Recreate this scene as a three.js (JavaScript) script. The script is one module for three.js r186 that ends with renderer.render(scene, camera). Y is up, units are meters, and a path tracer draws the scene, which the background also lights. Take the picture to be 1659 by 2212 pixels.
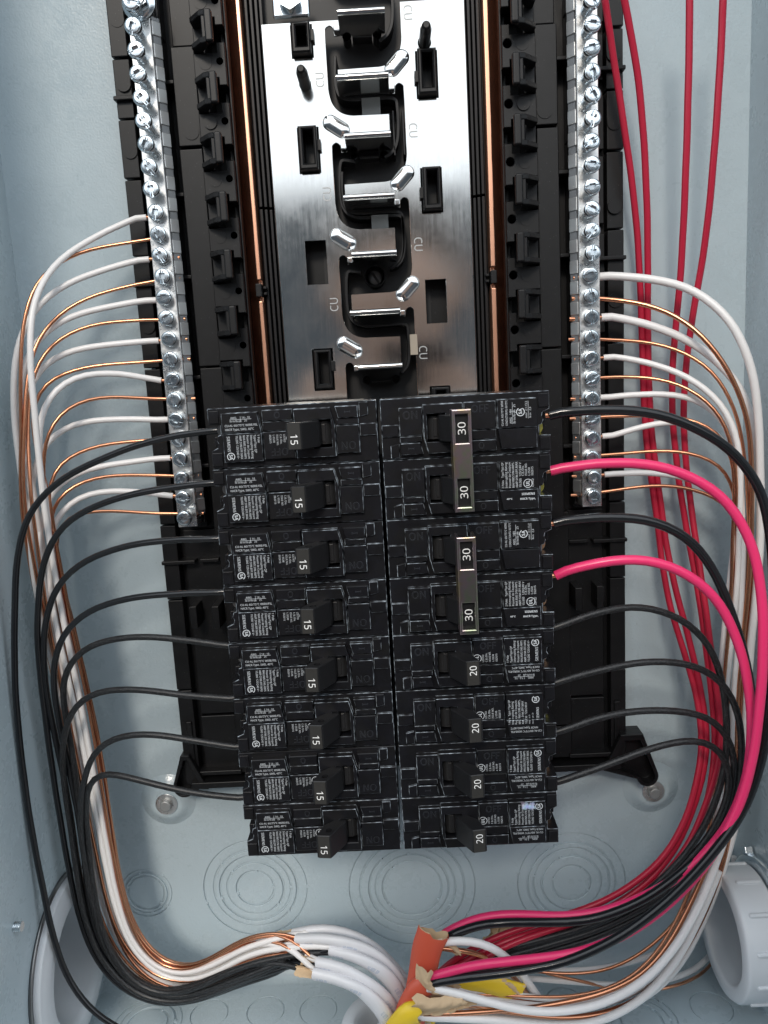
import * as THREE from 'three';
import { mergeGeometries } from 'three/addons/utils/BufferGeometryUtils.js';
import { RoundedBoxGeometry } from 'three/addons/geometries/RoundedBoxGeometry.js';
import { FontLoader } from 'three/addons/loaders/FontLoader.js';
import { TextGeometry } from 'three/addons/geometries/TextGeometry.js';
import { MarchingCubes } from 'three/addons/objects/MarchingCubes.js';
import { Brush, Evaluator, SUBTRACTION } from 'three-bvh-csg';

// ---------------------------------------------------------------- camera, sky, sun, exposure
const MM = 0.001;
const scene = new THREE.Scene();
const camera = new THREE.PerspectiveCamera(66.09, 768 / 1024, 0.01, 60);
const CAM = new THREE.Vector3(5.5925, 7.6347, 411.37);            // mm; x right, y up, z out of the back wall
camera.rotation.order = 'YXZ';
camera.rotation.set(-0.1659, 0.0164, -0.0551);
camera.position.copy(CAM).multiplyScalar(MM);
scene.add(camera);
camera.updateMatrixWorld(true);

const renderer = new THREE.WebGLRenderer({ antialias: true });
renderer.setSize(768, 1024);
renderer.toneMapping = THREE.LinearToneMapping;
renderer.toneMappingExposure = 1.4;
renderer.shadowMap.enabled = true;

{
  const W = 512, H = 256, d = new Float32Array(W * H * 4);
  const hash = (x, y) => { const s = Math.sin(x * 127.1 + y * 311.7) * 43758.5453; return s - Math.floor(s); };
  const vn = (x, y, px) => {
    const xi = Math.floor(x), yi = Math.floor(y), fx = x - xi, fy = y - yi, s = t => t * t * (3 - 2 * t);
    const m = i => ((i % px) + px) % px;
    const a = hash(m(xi), yi), b = hash(m(xi + 1), yi), c = hash(m(xi), yi + 1), e = hash(m(xi + 1), yi + 1);
    return (a + (b - a) * s(fx)) * (1 - s(fy)) + (c + (e - c) * s(fx)) * s(fy);
  };
  for (let j = 0; j < H; j++) for (let i = 0; i < W; i++) {
    const el = ((j + 0.5) / H - 0.5) * Math.PI;                     // row 0 is straight down
    const k = (j * W + i) * 4;
    let r, g, b;
    if (el < 0) { r = 0.30; g = 0.29; b = 0.275; }                  // ground below the horizon
    else {
      const u = i / W * 16, v = el * 5;
      const n = 0.6 * vn(u, v, 16) + 0.3 * vn(u * 2, v * 2, 32) + 0.1 * vn(u * 4, v * 4, 64);
      const t = 0.80 + 0.5 * n + 0.25 * Math.sin(el);
      r = t * 0.93; g = t * 1.0; b = t * 1.07;
    }
    d[k] = r; d[k + 1] = g; d[k + 2] = b; d[k + 3] = 1;
  }
  const t = new THREE.DataTexture(d, W, H, THREE.RGBAFormat, THREE.FloatType);
  t.mapping = THREE.EquirectangularReflectionMapping;
  t.magFilter = THREE.LinearFilter; t.minFilter = THREE.LinearFilter; t.needsUpdate = true;
  scene.background = t; scene.environment = t;
}
const sun = new THREE.DirectionalLight(0xfff4e6, 1.15);
sun.position.set(-0.34, 1.4, 2.2);
sun.target.position.set(0, -0.08, 0);
sun.castShadow = true; sun.shadow.radius = 22;
sun.shadow.mapSize.set(2048, 2048);
Object.assign(sun.shadow.camera, { left: -0.5, right: 0.5, top: 0.5, bottom: -0.5, near: 0.5, far: 6 });
scene.add(sun, sun.target);

// ---------------------------------------------------------------- helpers (lengths in mm until mk())
let seed = 7;
const rnd = () => { seed = (seed * 1664525 + 1013904223) >>> 0; return seed / 4294967296; };
const rr = (a, b) => a + (b - a) * rnd();
const V3 = (x, y, z) => new THREE.Vector3(x, y, z);
const V2 = (x, y) => new THREE.Vector2(x, y);
// a spot seen at (u,v) on a 1659 x 2212 picture that lies on the plane Z = z (mm in front of the back wall)
const camRot = new THREE.Matrix4().extractRotation(camera.matrixWorld);
function P(u, v, z) {
  const d = V3((u - 829.5) / 1700, -(v - 1106) / 1700, -1).applyMatrix4(camRot);
  return CAM.clone().addScaledVector(d, (z - CAM.z) / d.z);
}
const used = {};
function numbered(n) { const k = used[n] = (used[n] ?? -1) + 1; return k ? `${n}_${String(k).padStart(3, '0')}` : n; }
function toM(g) { if (!g.userData.m) { g.scale(MM, MM, MM); g.userData.m = 1; } return g; }
function clean(g) {
  const h = g.index ? g.toNonIndexed() : g;
  for (const n of Object.keys(h.attributes)) if (!['position', 'normal', 'uv'].includes(n)) h.deleteAttribute(n);
  if (!h.attributes.uv) h.setAttribute('uv', new THREE.BufferAttribute(new Float32Array(h.attributes.position.count * 2), 2));
  h.clearGroups();
  return h;
}
const merge = a => { a = [].concat(a); return a.length === 1 ? a[0] : mergeGeometries(a.map(clean)); };
function boxUV(g, s) {                                                  // uv in units of s mm, by the way each face points
  const p = g.attributes.position, n = g.attributes.normal, uv = new Float32Array(p.count * 2);
  for (let i = 0; i < p.count; i++) {
    const a = Math.abs(n.getX(i)), b = Math.abs(n.getY(i)), c = Math.abs(n.getZ(i)), x = p.getX(i), y = p.getY(i), z = p.getZ(i);
    const [u, v] = c >= a && c >= b ? [x, y] : a >= b ? [z, y] : [x, z];
    uv[2 * i] = u / s; uv[2 * i + 1] = v / s;
  }
  g.setAttribute('uv', new THREE.BufferAttribute(uv, 2)); return g;
}
function mk(name, geo, mat, parent) {
  let g0 = merge(geo);
  if (mat.userData.box && !g0.userData.m) g0 = boxUV(g0, mat.userData.box);
  const o = new THREE.Mesh(toM(g0), mat);
  o.name = name; o.castShadow = o.receiveShadow = true;
  if (parent) parent.add(o); else { o.name = numbered(name); scene.add(o); }
  return o;
}
function tag(o, label, category, group) {
  o.userData.label = label; o.userData.category = category; if (group) o.userData.group = group; return o;
}
function thing(name, label, category, p = [0, 0, 0], group) {
  const g = new THREE.Group(); g.name = numbered(name); scene.add(g);
  g.position.set(p[0] * MM, p[1] * MM, p[2] * MM);
  return tag(g, label, category, group);
}
const box = (x0, x1, y0, y1, z0, z1, r = 0) => {
  const w = x1 - x0, h = y1 - y0, d = z1 - z0;
  const g = r ? new RoundedBoxGeometry(w, h, d, 1, Math.min(r, w / 2.05, h / 2.05, d / 2.05)) : new THREE.BoxGeometry(w, h, d);
  return g.translate((x0 + x1) / 2, (y0 + y1) / 2, (z0 + z1) / 2);
};
const poly = a => new THREE.Shape(a.map(p => V2(p[0], p[1])));
const rectHole = (x0, y0, x1, y1) => new THREE.Path([V2(x0, y0), V2(x1, y0), V2(x1, y1), V2(x0, y1)]);
const circHole = (x, y, r) => { const p = new THREE.Path(); p.absarc(x, y, r, 0, Math.PI * 2, true); return p; };
function ext(shape, z0, z1, bev = 0, seg = 1, cs = 12) {
  const g = new THREE.ExtrudeGeometry(shape, bev
    ? { depth: z1 - z0 - 2 * bev, bevelEnabled: true, bevelThickness: bev, bevelSize: bev, bevelOffset: -bev, bevelSegments: seg, curveSegments: cs }
    : { depth: z1 - z0, bevelEnabled: false, curveSegments: cs });
  return g.translate(0, 0, z0 + bev);
}
const cyl = (x, y, z0, z1, r, r2 = r, n = 24) => new THREE.CylinderGeometry(r2, r, z1 - z0, n).rotateX(Math.PI / 2).translate(x, y, (z0 + z1) / 2);
function lathe(pts, n = 32) { return new THREE.LatheGeometry(pts.map(p => V2(p[0], p[1])), n).rotateX(Math.PI / 2); } // axis becomes z, profile (r, z)
function planarUV(g, x0, y0, w, h) {
  const p = g.attributes.position, uv = new Float32Array(p.count * 2);
  for (let i = 0; i < p.count; i++) { uv[2 * i] = (p.getX(i) - x0) / w; uv[2 * i + 1] = (p.getY(i) - y0) / h; }
  g.setAttribute('uv', new THREE.BufferAttribute(uv, 2)); return g;
}
function capDisc(c, t, r) {
  const g = new THREE.CircleGeometry(r, 10);
  g.applyQuaternion(new THREE.Quaternion().setFromUnitVectors(V3(0, 0, 1), t.clone().normalize()));
  return g.translate(c.x, c.y, c.z);
}
function tube(pts, r, n = 10, per = 5) {
  const c = new THREE.CatmullRomCurve3(pts, false, 'centripetal');
  const L = c.getLength(), seg = Math.max(4, Math.min(260, Math.round(L / per)));
  const g = new THREE.TubeGeometry(c, seg, r, n, false);
  const uv = g.attributes.uv;
  for (let i = 0; i < uv.count; i++) uv.setX(i, uv.getX(i) * L / 40);
  return merge([g, capDisc(c.getPoint(0), c.getTangent(0).negate(), r), capDisc(c.getPoint(1), c.getTangent(1), r)]);
}
// a list of pixels with heights spread along it -> points
function path(px, zs) {
  return px.map((p, i) => {
    if (p.length > 2) return P(p[0], p[1], p[2]);
    const f = i / Math.max(1, px.length - 1) * (zs.length - 1), k = Math.min(zs.length - 2, Math.floor(f));
    const z = zs.length === 1 ? zs[0] : zs[k] + (zs[k + 1] - zs[k]) * (f - k);
    return P(p[0], p[1], z);
  });
}
const crop = (x0, y0, s, a) => a.map(p => [x0 + p[0] * s, y0 + p[1] * s]);

// ---------------------------------------------------------------- textures and materials
function noiseTex(n, fn, rep, srgb) {
  const d = new Uint8Array(n * n * 4);
  for (let j = 0; j < n; j++) for (let i = 0; i < n; i++) {
    const c = fn(i / n, j / n, i, j), k = (j * n + i) * 4;
    if (Array.isArray(c)) { d[k] = c[0]; d[k + 1] = c[1]; d[k + 2] = c[2]; } else d[k] = d[k + 1] = d[k + 2] = c;
    d[k + 3] = 255;
  }
  const t = new THREE.DataTexture(d, n, n); t.wrapS = t.wrapT = THREE.RepeatWrapping;
  t.magFilter = THREE.LinearFilter; t.minFilter = THREE.LinearMipmapLinearFilter; t.generateMipmaps = true;
  t.repeat.set(rep[0], rep[1]); if (srgb) t.colorSpace = THREE.SRGBColorSpace; t.needsUpdate = true; return t;
}
function lattice(n, s) {                                               // tiling value noise
  const a = new Float32Array(n * n); let q = s; for (let i = 0; i < n * n; i++) { q = (q * 1664525 + 1013904223) >>> 0; a[i] = q / 4294967296; }
  return (x, y) => {
    x *= n; y *= n; const xi = Math.floor(x), yi = Math.floor(y), fx = x - xi, fy = y - yi, w = i => ((i % n) + n) % n;
    const f = (i, j) => a[w(j) * n + w(i)], sx = fx * fx * (3 - 2 * fx), sy = fy * fy * (3 - 2 * fy);
    return (f(xi, yi) * (1 - sx) + f(xi + 1, yi) * sx) * (1 - sy) + (f(xi, yi + 1) * (1 - sx) + f(xi + 1, yi + 1) * sx) * sy;
  };
}
const nA = lattice(8, 11), nB = lattice(32, 23), nC = lattice(128, 37), nD = lattice(256, 51);
const cl = v => Math.max(0, Math.min(255, v));
const peel = noiseTex(512, (x, y) => cl(255 * (0.55 * nC(x, y) + 0.3 * nB(x, y) + 0.15 * nD(x, y))), [2.2, 2.2]);
const smudge = noiseTex(512, (x, y) => cl(255 * (0.55 + 0.3 * (nA(x, y) - .5) + 0.25 * (nB(x, y) - .5) + 0.2 * (nC(x, y) - .5))), [1, 1]);
const brush = noiseTex(512, (x, y, i) => cl(128 + 70 * (nD(x, y * 0.02) - .5) + 60 * (nC(x, y * .03) - .5) + 30 * (nB(x, y * .2) - .5)), [1, 1]);
const brushRough = noiseTex(512, (x, y) => cl(255 * (0.55 + 0.16 * (nD(x, y * .02) - .5) + 0.16 * (nA(x, y) - .5) + 0.1 * (nB(x, y) - .5))), [1, 1]);
const paintMap = noiseTex(512, (x, y) => { const k = 0.96 + 0.05 * (nA(x, y) - .5) + 0.02 * (nB(x, y) - .5); const s = nD(x * 1, y) > .992 ? .8 : 1; return [cl(255 * k * s), cl(255 * k * s), cl(255 * k * s)]; }, [1, 1]);
const S = (o) => new THREE.MeshPhysicalMaterial(o);
const lin = (r, g, b) => new THREE.Color().setRGB(r, g, b);
const M = {
  paint: S({ color: lin(0.465, 0.555, 0.60), roughness: 0.56, roughnessMap: smudge, map: paintMap, bumpMap: peel, bumpScale: 0.00006 }),
  black: S({ map: noiseTex(512, (x, y, i, j) => { const h = Math.sin(i * 12.9898 + j * 78.233) * 43758.5453, f = h - Math.floor(h), k = f > .9988 ? 110 : f > .997 ? 50 : 19 + 5 * (nB(x, y) - .5); return [cl(k), cl(k), cl(k + 1.5)]; }, [1, 1], true), roughness: 0.4, specularIntensity: .7 }),
  blackDeep: S({ color: lin(0.008, 0.008, 0.009), roughness: 0.5 }),
  plate: S({ color: lin(0.80, 0.80, 0.78), metalness: 1, roughness: 0.22, roughnessMap: brushRough, bumpMap: brush, bumpScale: 0.000005 }),
  shiny: S({ color: lin(0.86, 0.86, 0.85), metalness: 1, roughness: 0.12 }),
  zinc: S({ color: lin(0.74, 0.80, 0.84), metalness: 1, roughness: 0.2 }),
  alu: S({ color: lin(0.80, 0.80, 0.79), metalness: 1, roughness: 0.62, roughnessMap: smudge }),
  copper: S({ color: lin(0.72, 0.33, 0.19), metalness: 1, roughness: 0.27 }),
  copperBar: S({ color: lin(0.62, 0.25, 0.15), metalness: 1, roughness: 0.3, roughnessMap: smudge }),
  copperEdge: S({ color: lin(0.88, 0.46, 0.30), metalness: 1, roughness: 0.32 }),
  white: S({ color: lin(0.79, 0.77, 0.76), roughness: 0.36 }),
  blackWire: S({ color: lin(0.011, 0.012, 0.014), roughness: 0.34, roughnessMap: smudge }),
  red: S({ color: lin(0.46, 0.016, 0.045), roughness: 0.3 }),
  pink: S({ color: lin(0.76, 0.035, 0.15), roughness: 0.3 }),
  pvc: S({ color: lin(0.60, 0.63, 0.66), roughness: 0.38 }),
  
  orange: S({ color: lin(0.58, 0.095, 0.05), roughness: 0.4, side: THREE.DoubleSide }),
  yellow: S({ color: lin(0.80, 0.56, 0.03), roughness: 0.42, side: THREE.DoubleSide }),
  paper: S({ color: lin(0.58, 0.42, 0.26), roughness: 0.85, side: THREE.DoubleSide }),
  bronze: S({ color: lin(0.66, 0.62, 0.16), metalness: 0.9, roughness: 0.35 }),
  brass: S({ color: lin(0.78, 0.48, 0.30), metalness: 1, roughness: 0.3 }),
  backing: S({ color: lin(.40, .41, .42), metalness: 1, roughness: .5 }),
  land: S({ color: lin(.70, .70, .69), metalness: 1, roughness: .42 }),
  dull: S({ color: lin(.42, .43, .43), metalness: .8, roughness: .6 }),
  blackScuff: S({ color: lin(1, 1, 1), roughness: 0.42, map: noiseTex(256, (x, y) => { const a = nC(x, y) * .6 + nD(x, y) * .4, b = nB(x, y); const k = a > .66 && b > .45 ? 70 + 60 * (a - .66) * 3 : 19; return [cl(k), cl(k + 1), cl(k + 3)]; }, [1, 1], true) }),
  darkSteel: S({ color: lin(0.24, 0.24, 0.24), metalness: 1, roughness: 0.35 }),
};
M.paint.userData.box = 200; M.black.userData.box = 120;
const font = await new FontLoader().loadAsync('fonts/droid/droid_sans_regular.typeface.json');
function textGeo(t, size, depth, x, y, z, rot = 0) {
  const g = new TextGeometry(t, { font, size, depth, curveSegments: 3, bevelEnabled: false });
  g.computeBoundingBox(); const b = g.boundingBox;
  return g.translate(-(b.min.x + b.max.x) / 2, -(b.min.y + b.max.y) / 2, 0).rotateZ(rot).translate(x, y, z);
}

// ---------------------------------------------------------------- enclosure
const XL = -180.5, XR = 187.2, YB = -334, YT = 420, DEP = 120, FIL = 8;
const boxThing = thing('enclosure_box', 'grey painted steel enclosure holding all the breakers and wires', 'electrical box');
// a sheet in its own xy plane (front face z = 0) with knock-outs [x, y, [radii, outermost first]] and clear holes [x, y, r]
function sheet(name, shape, kos, holes, parent, xf) {
  const front = shape.clone(), back = shape.clone();
  for (const [x, y, rs] of kos) front.holes.push(circHole(x, y, rs[0]));
  for (const [x, y, r] of holes) { front.holes.push(circHole(x, y, r)); back.holes.push(circHole(x, y, r)); }
  const uvf = g => planarUV(g, 0, 0, 200, 200);
  const gs = [ext(front, -0.9, 0, 0, 1, 48), ext(back, -2.2, -0.9, 0, 1, 48)].map(g => uvf(g));
  const wall = mk(name, gs.map(g => g.applyMatrix4(xf)), M.paint, parent);
  for (const [x, y, rs] of kos) rs.forEach((r, i) => {
    const s = new THREE.Shape(); s.absarc(x, y, r - 0.5, 0, Math.PI * 2, false);
    const last = i === rs.length - 1;
    if (!last) s.holes.push(circHole(x, y, rs[i + 1] + 0.5));
    const lift = i % 2 ? 0.3 : -0.36;
    const parts = [ext(s, -0.9, lift, 0.24, 1, 48)];
    // the little tabs that hold a ring
    for (const a of (i % 2 ? [1.57, 4.71] : [0.6, 2.55, 5.4])) if (i || rs.length > 1) {
      const cx = x + Math.cos(a + x) * r, cy = y + Math.sin(a + x) * r;
      parts.push(cyl(cx, cy, -0.9, 0.25, 1.1, 0.8, 10));
    }
    mk(last ? 'knockout_disc' : 'knockout_ring', uvf(merge(parts)).applyMatrix4(xf), M.paint, wall);
  });
  return wall;
}
const I4 = new THREE.Matrix4();
{
  const bw = poly([[XL, YB + FIL], [XR, YB + FIL], [XR, YT], [XL, YT]]);
  const wall = sheet('back_wall', bw, [
    [-150.6, -277, [15.2, 12.6, 10.6]],
    [-87.1, -277, [30.2, 24, 20.5, 16.3, 10.8]],
    [3.2, -281, [36.6, 30, 24.8, 21, 17]],
    [94.6, -282.5, [31.2, 25.2, 21.8, 17, 10.8]],
  ], [], boxThing, I4);
  // raised bosses under the feet of the black base
  for (const [x, y] of [[-131.6, -219.5], [139.8, -225.5]])
    mk('mounting_boss', lathe([[15.5, -0.1], [15, 0.3], [13.5, 0.9], [11.5, 2.4], [9.5, 3.9], [7.5, 4.6], [0, 4.7]], 40).translate(x, y, 0), M.paint, wall);
  // rounded fold between back and bottom
  const f = new THREE.Shape();
  f.absarc(FIL, FIL, FIL, Math.PI, Math.PI * 1.5, false); f.lineTo(FIL, -2); f.absarc(FIL, FIL, FIL + 2, Math.PI * 1.5, Math.PI, true);
  mk('bottom_fold', planarUV(ext(f, 0, XR - XL, 0, 1, 10).rotateY(-Math.PI / 2).translate(XR, YB, 0).rotateY(0), 0, 0, 200, 200), M.paint, boxThing);
  // bottom wall: sheet local (x, depth) -> world (x, YB, z)
  const mb = new THREE.Matrix4().makeBasis(V3(1, 0, 0), V3(0, 0, -1), V3(0, 1, 0)).setPosition(0, YB, 0);
  sheet('bottom_wall', poly([[XL, -DEP], [XR, -DEP], [XR, -FIL], [XL, -FIL]]), [
    [-81.6, -26.5, [10.6]], [-52.1, -27.2, [10.6]], [160.5, -37, [11.2]], [83.5, -29, [10.6]],
    [121, -44, [19, 15, 11]], [-146, -32, [19, 15, 11]], [-113, -27, [10.6]],
  ], [[-13, -64, 17]], boxThing, mb);
  const ml = new THREE.Matrix4().makeBasis(V3(0, 1, 0), V3(0, 0, 1), V3(1, 0, 0)).setPosition(XL, 0, 0);
  sheet('side_wall', poly([[YB, 0], [YT, 0], [YT, DEP], [YB, DEP]]), [], [[-285, 41, 32]], boxThing, ml);
  const mr = new THREE.Matrix4().makeBasis(V3(0, 1, 0), V3(0, 0, -1), V3(-1, 0, 0)).setPosition(XR, 0, 0);
  sheet('side_wall', poly([[YB, -DEP], [YT, -DEP], [YT, 0], [YB, 0]]), [], [[-285, -42, 25]], boxThing, mr);
  mk('top_wall', box(XL, XR, YT, YT + 2, 0, DEP), M.paint, boxThing);
}
// screw tip standing in the side wall
{
  const s = thing('wall_screw', 'small zinc screw tip poking through wall beside the grey conduit flange', 'screw', [XL, -231, 87]);
  mk('tip', [new THREE.CylinderGeometry(1.9, 2.2, 4, 16).rotateZ(Math.PI / 2).translate(2, 0, 0)], M.zinc, s);
  mk('thread', [0.6, 1.5, 2.4, 3.3].map(x => new THREE.TorusGeometry(2.05, 0.22, 6, 18).rotateY(Math.PI / 2).translate(x, 0, 0)), M.zinc, s);
}

// ---------------------------------------------------------------- conduit fittings
{
  const a = thing('conduit_fitting', 'grey plastic conduit flange on wall behind the thick black wire bundle', 'conduit fitting', [XL, -285, 41]);
  const prof = [[28, -70], [31.5, -70], [31.5, -2.5], [42, 0.2], [43.2, 1], [43.2, 4], [42.4, 5], [38.5, 5.4], [38, 6.6], [32.5, 6.8], [31, 5.6], [29, 3], [28, -8], [28, -70]];
  mk('flange', lathe(prof, 64).rotateY(Math.PI / 2), M.pvc, a);
  mk('pipe_end', cyl(0, 0, -71, -69, 31).rotateY(Math.PI / 2), M.pvc, a);
  mk('washer_edge', lathe([[43.3, 0.2], [45.2, 0.2], [45.2, 1.6], [43.3, 1.6]], 48).rotateY(Math.PI / 2), M.darkSteel, a);

  const b = thing('conduit_bushing', 'ribbed grey plastic bushing standing out from wall beside white wires', 'conduit bushing', [XR, -285, 42]);
  const p2 = [[22.5, -60], [24.6, -60], [24.6, 5], [31, 5], [32.6, 6.5], [32.6, 22.5], [31.2, 24.5], [26, 24.8], [24, 23.5], [23.6, 18], [22.5, 16], [22.5, -60]];
  mk('ring', lathe(p2, 64).rotateY(-Math.PI / 2), M.pvc, b);
  mk('pipe_end', cyl(0, 0, -61, -59, 24.5).rotateY(-Math.PI / 2), M.pvc, b);
  for (let k = 0; k < 12; k++) {
    const t = (k + .35) / 12 * Math.PI * 2;
    mk('rib', new RoundedBoxGeometry(13, 2.2, 2.4, 2, 1).translate(-13.5, 32.7, 0).rotateX(t), M.pvc, b);
  }
  const n = thing('conduit_locknut', 'zinc steel locknut clamped to wall behind the ribbed grey bushing', 'locknut', [XR, -285, 42]);
  mk('nut_ring', lathe([[24.9, 0.3], [36.5, 0.3], [37, 1], [36.5, 4.2], [35, 4.8], [24.9, 4.8], [24.9, 0.3]], 56).rotateY(-Math.PI / 2), M.zinc, n);
  for (let k = 0; k < 8; k++) mk('lug', new RoundedBoxGeometry(4.6, 4, 6, 1, 0.6).translate(-2.7, 38.4, 0).rotateX((k + .3) / 8 * Math.PI * 2), M.zinc, n);

  const c = thing('conduit_collar', 'grey plastic collar in floor of box where white cables enter', 'conduit fitting', [-13, YB, 64]);
  const p3 = [[15.2, -40], [17, -40], [17, 0.2], [22, 0.2], [23, 1.5], [23, 22], [22, 24], [17.5, 24.4], [16, 23], [15.2, 19], [15.2, -40]];
  mk('ring', lathe(p3, 48).rotateX(-Math.PI / 2), M.pvc, c);
  for (let k = 0; k < 10; k++) mk('rib', new RoundedBoxGeometry(2, 16, 1.6, 1, 0.6).translate(0, 12, 23).rotateY(k / 10 * Math.PI * 2), M.pvc, c);
  mk('pipe_end', cyl(0, 0, -41, -39, 17).rotateX(-Math.PI / 2), M.pvc, c);
}

// ---------------------------------------------------------------- black moulded base
const BX0 = -117.2, BX1 = 122.7, BYB = -205, BYT = 300;
const base = thing('interior_pan', 'black moulded plastic base carrying bus plates, bars and breakers', 'mounting pan');
{
  const add = (name, g) => mk(name, g, M.black, base);
  // floor and long strips
  add('floor_panel', [box(BX0 + 4, BX1 - 4, BYB + 2, BYT, 1, 5)]);
  for (const s of [-1, 1]) {
    const X = v => s < 0 ? -v : v;
    const bx = (a, b, y0, y1, z0, z1, r = .5) => s < 0 ? box(-b, -a, y0, y1, z0, z1, r) : box(a, b, y0, y1, z0, z1, r);
    const xo = s < 0 ? -BX0 : BX1, bar = s < 0 ? 98 : 101.5;
    // outer flange in pieces with seams and steps
    const fl = [[BYT, 196, 12], [195, 164, 12.2], [163.2, 137, 11.4], [136.2, 110, 11.8], [109.2, 74, 11], [73.2, 20, 11.6], [19.2, -60, 11], [-60.6, -100, 12], [-100.6, -150, 11.6], [-150.6, BYB, 12]];
    fl.forEach(([y1, y0, z]) => add('flange_piece', bx(xo - 8, xo, y0, y1, 1.5, z)));
    fl.forEach(([y1, y0, z], i) => { if (y0 > -70) add('flange_step', bx(xo - 15.5, xo - 8.6, y0 + 1 + (i % 3) * 2, y1 - 1, 1.5, z - 2.5)); });
    for (const y of [145.5, 60, -80]) add('cross_rib', bx(xo - 17, xo + 0.6, y - 1, y + 1, 3, 14));
    for (const y of [-80]) add('cross_rib', bx(xo - 29, xo - 19, y - 1, y + 1, 3, 12));
    for (const y of [180, 152, 122, 84, 40]) add('ejector_mark', [cyl(X(xo - 4.5), y, 11, 12.45, 3.4, 3.4, 22)]);
    // ledge below the terminal bar
    add('bar_ledge', bx(bar - 5.6, bar + 5.6, -62, BYT, 4, 12));
    for (let k = 0; k < 5; k++) add('bar_support', bx(bar - 6.2, bar + 4.4, 170 - k * 56, 178 - k * 56, 8, 17.5));
    // smooth inner panels between bar and clip rail
    const p0 = s < 0 ? 76.6 : 80, p1 = s < 0 ? 87.5 : 90.2;
    [[BYT, 166, 14], [164, 120.8, 19], [119.4, 19, 19.4], [18.2, -66, 18.6]].forEach(([y1, y0, z]) => add('inner_panel', bx(p0, p1, y0, y1, 4, z)));
    for (const y of [150, 100, 62, 14, -30]) add('short_rib', bx(p1 + .2, bar - 5.8, y - 1, y + 1, 4, 17));
    for (const y of [127]) add('ejector_mark', cyl(X((p0 + p1) / 2 - 1), y, 18, 19.35, 3.6, 3.6, 24));
    // clip rail: a moulded block between hooks, a hook at each breaker place
    const r0 = s < 0 ? 61.6 : 64.2, r1 = s < 0 ? 76.1 : 79.5;
    for (let k = -1; k < 8; k++) {
      const yc = 166 - 25.4 * k, yb = yc - 12.7;
      const sh = poly([[X(r0), yb + 9.6], [X(r0), yb - 8.6], [X(r0 + 3.6), yb - 8.6], [X(r0 + 3.6), yb - 5.3], [X(r1), yb - 5.3], [X(r1), yb + 5.3], [X(r0 + 3.6), yb + 5.3], [X(r0 + 3.6), yb + 9.6]]);
      sh.holes.push(circHole(X(r0 + 2.6), yb + 1.6, 1.95));
      add('rail_block', ext(sh, 5, 24 - (k === 1 ? .6 : 0), .3));
      add('ejector_mark', cyl(X(r0 + 9.3), yb + 1.2, 23.5, 24.18, 3.0, 3.0, 24));
      add('rail_wall', bx(r0 + 1, r0 + 3, yb + 9, yb + 17, 5, 15));
      // hook: a plate held by two arms
      const a = [];
      a.push(bx(r0 + 2.9, r0 + 6.4, yc - 6.7, yc + 6.7, 31.6, 35, .9));
      a.push(bx(r0 + 5.6, r0 + 8, yc - 5.4, yc + 5.4, 27, 33.4, .5));
      for (const e of [-1, 1]) {
        const arm = poly([[r0 + 6.2, 34.2], [r0 + 9, 33.2], [r1 - .3, 27], [r1 - .3, 6], [r1 - 4, 6], [r1 - 4, 22], [r0 + 6.2, 29.5]]);
        const g = ext(arm, -1.2, 1.2, .3);                              // (x, z) profile thickened along y
        g.rotateX(Math.PI / 2).translate(0, yc + e * 5.5, 0);
        if (s < 0) g.rotateZ(Math.PI).translate(0, 2 * (yc), 0);
        a.push(g);
      }
      add('breaker_hook', a);
      add('hook_back', bx(r1 - 5, r1, yc - 6.4, yc + 6.4, 5, 21, .4));
    }
    // long ribs between copper and plate
    const q = s < 0 ? [52.6, 50.4, 48.2, 46.2] : [55.6, 53.6, 51.6, 49.7];
    q.forEach((x, i) => { add('long_rib', bx(x - 1.5, x, 92.6, BYT, 4, 15 - i * 1.1, .3)); add('long_rib', bx(x - 1.5, x, -70, 91.6, 4, 15 - i * 1.1, .3)); });
    add('rail_fence', bx(s < 0 ? 60.7 : 63.7, s < 0 ? 61.5 : 64.5, -70, BYT, 5, 20.5, .2));
    // copper seat
    add('copper_seat', bx(s < 0 ? 53 : 56, s < 0 ? 61.2 : 64, -70, BYT, 4, 11));
    add('copper_clip', [bx(s < 0 ? 53.6 : 56.4, s < 0 ? 56.4 : 59.2, 50.2, 56.4, 10, 22.4, .4), bx(s < 0 ? 51.6 : 54.4, s < 0 ? 53.4 : 56.2, 51.2, 52.6, 14, 18.4, .4), bx(s < 0 ? 51.6 : 54.4, s < 0 ? 53.4 : 56.2, 54, 55.4, 14, 18.4, .4)]);
    // lower part: side panels, brackets, lips
    const inn = s < 0 ? 80 : 86;
    add('lower_panel', bx(inn + 8, xo - 10.5, -166, -64, 3, 8));
    add('lower_panel', bx(inn + 8, xo - 10.5, -199, -167, 3, 8.6));
    add('lower_beam', bx(inn - 20, inn + 7.4, -180, -64, 3, 13));
    add('lower_beam', bx(inn - 20, inn + 7.4, -199, -181, 3, 12.4));
    add('bracket_post', [bx(xo - 17, xo - 13.5, -114, -102, 6, 20), bx(xo - 13.5, xo - 11.5, -112, -104, 6, 15)]);
    add('bracket_post', [bx(inn + 8.2, inn + 12, -114, -102, 6, 22)]);
    add('bottom_lip', [bx(inn - 22, xo - 4, -205, -201.5, 1, 17), bx(inn + 6, xo - 6, -199, -196.5, 1, 14)]);
    add('flange_key', bx(xo - 6.4, xo - 3.4, -190, -168, 6, 13.2));
    // foot reaching to the mounting boss
    const e = s < 0 ? P(399, 1698, 14) : P(1397, 1674, 14), fx = Math.abs(e.x), fy = e.y, R0 = 5.8, R1 = 4.3;
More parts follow.
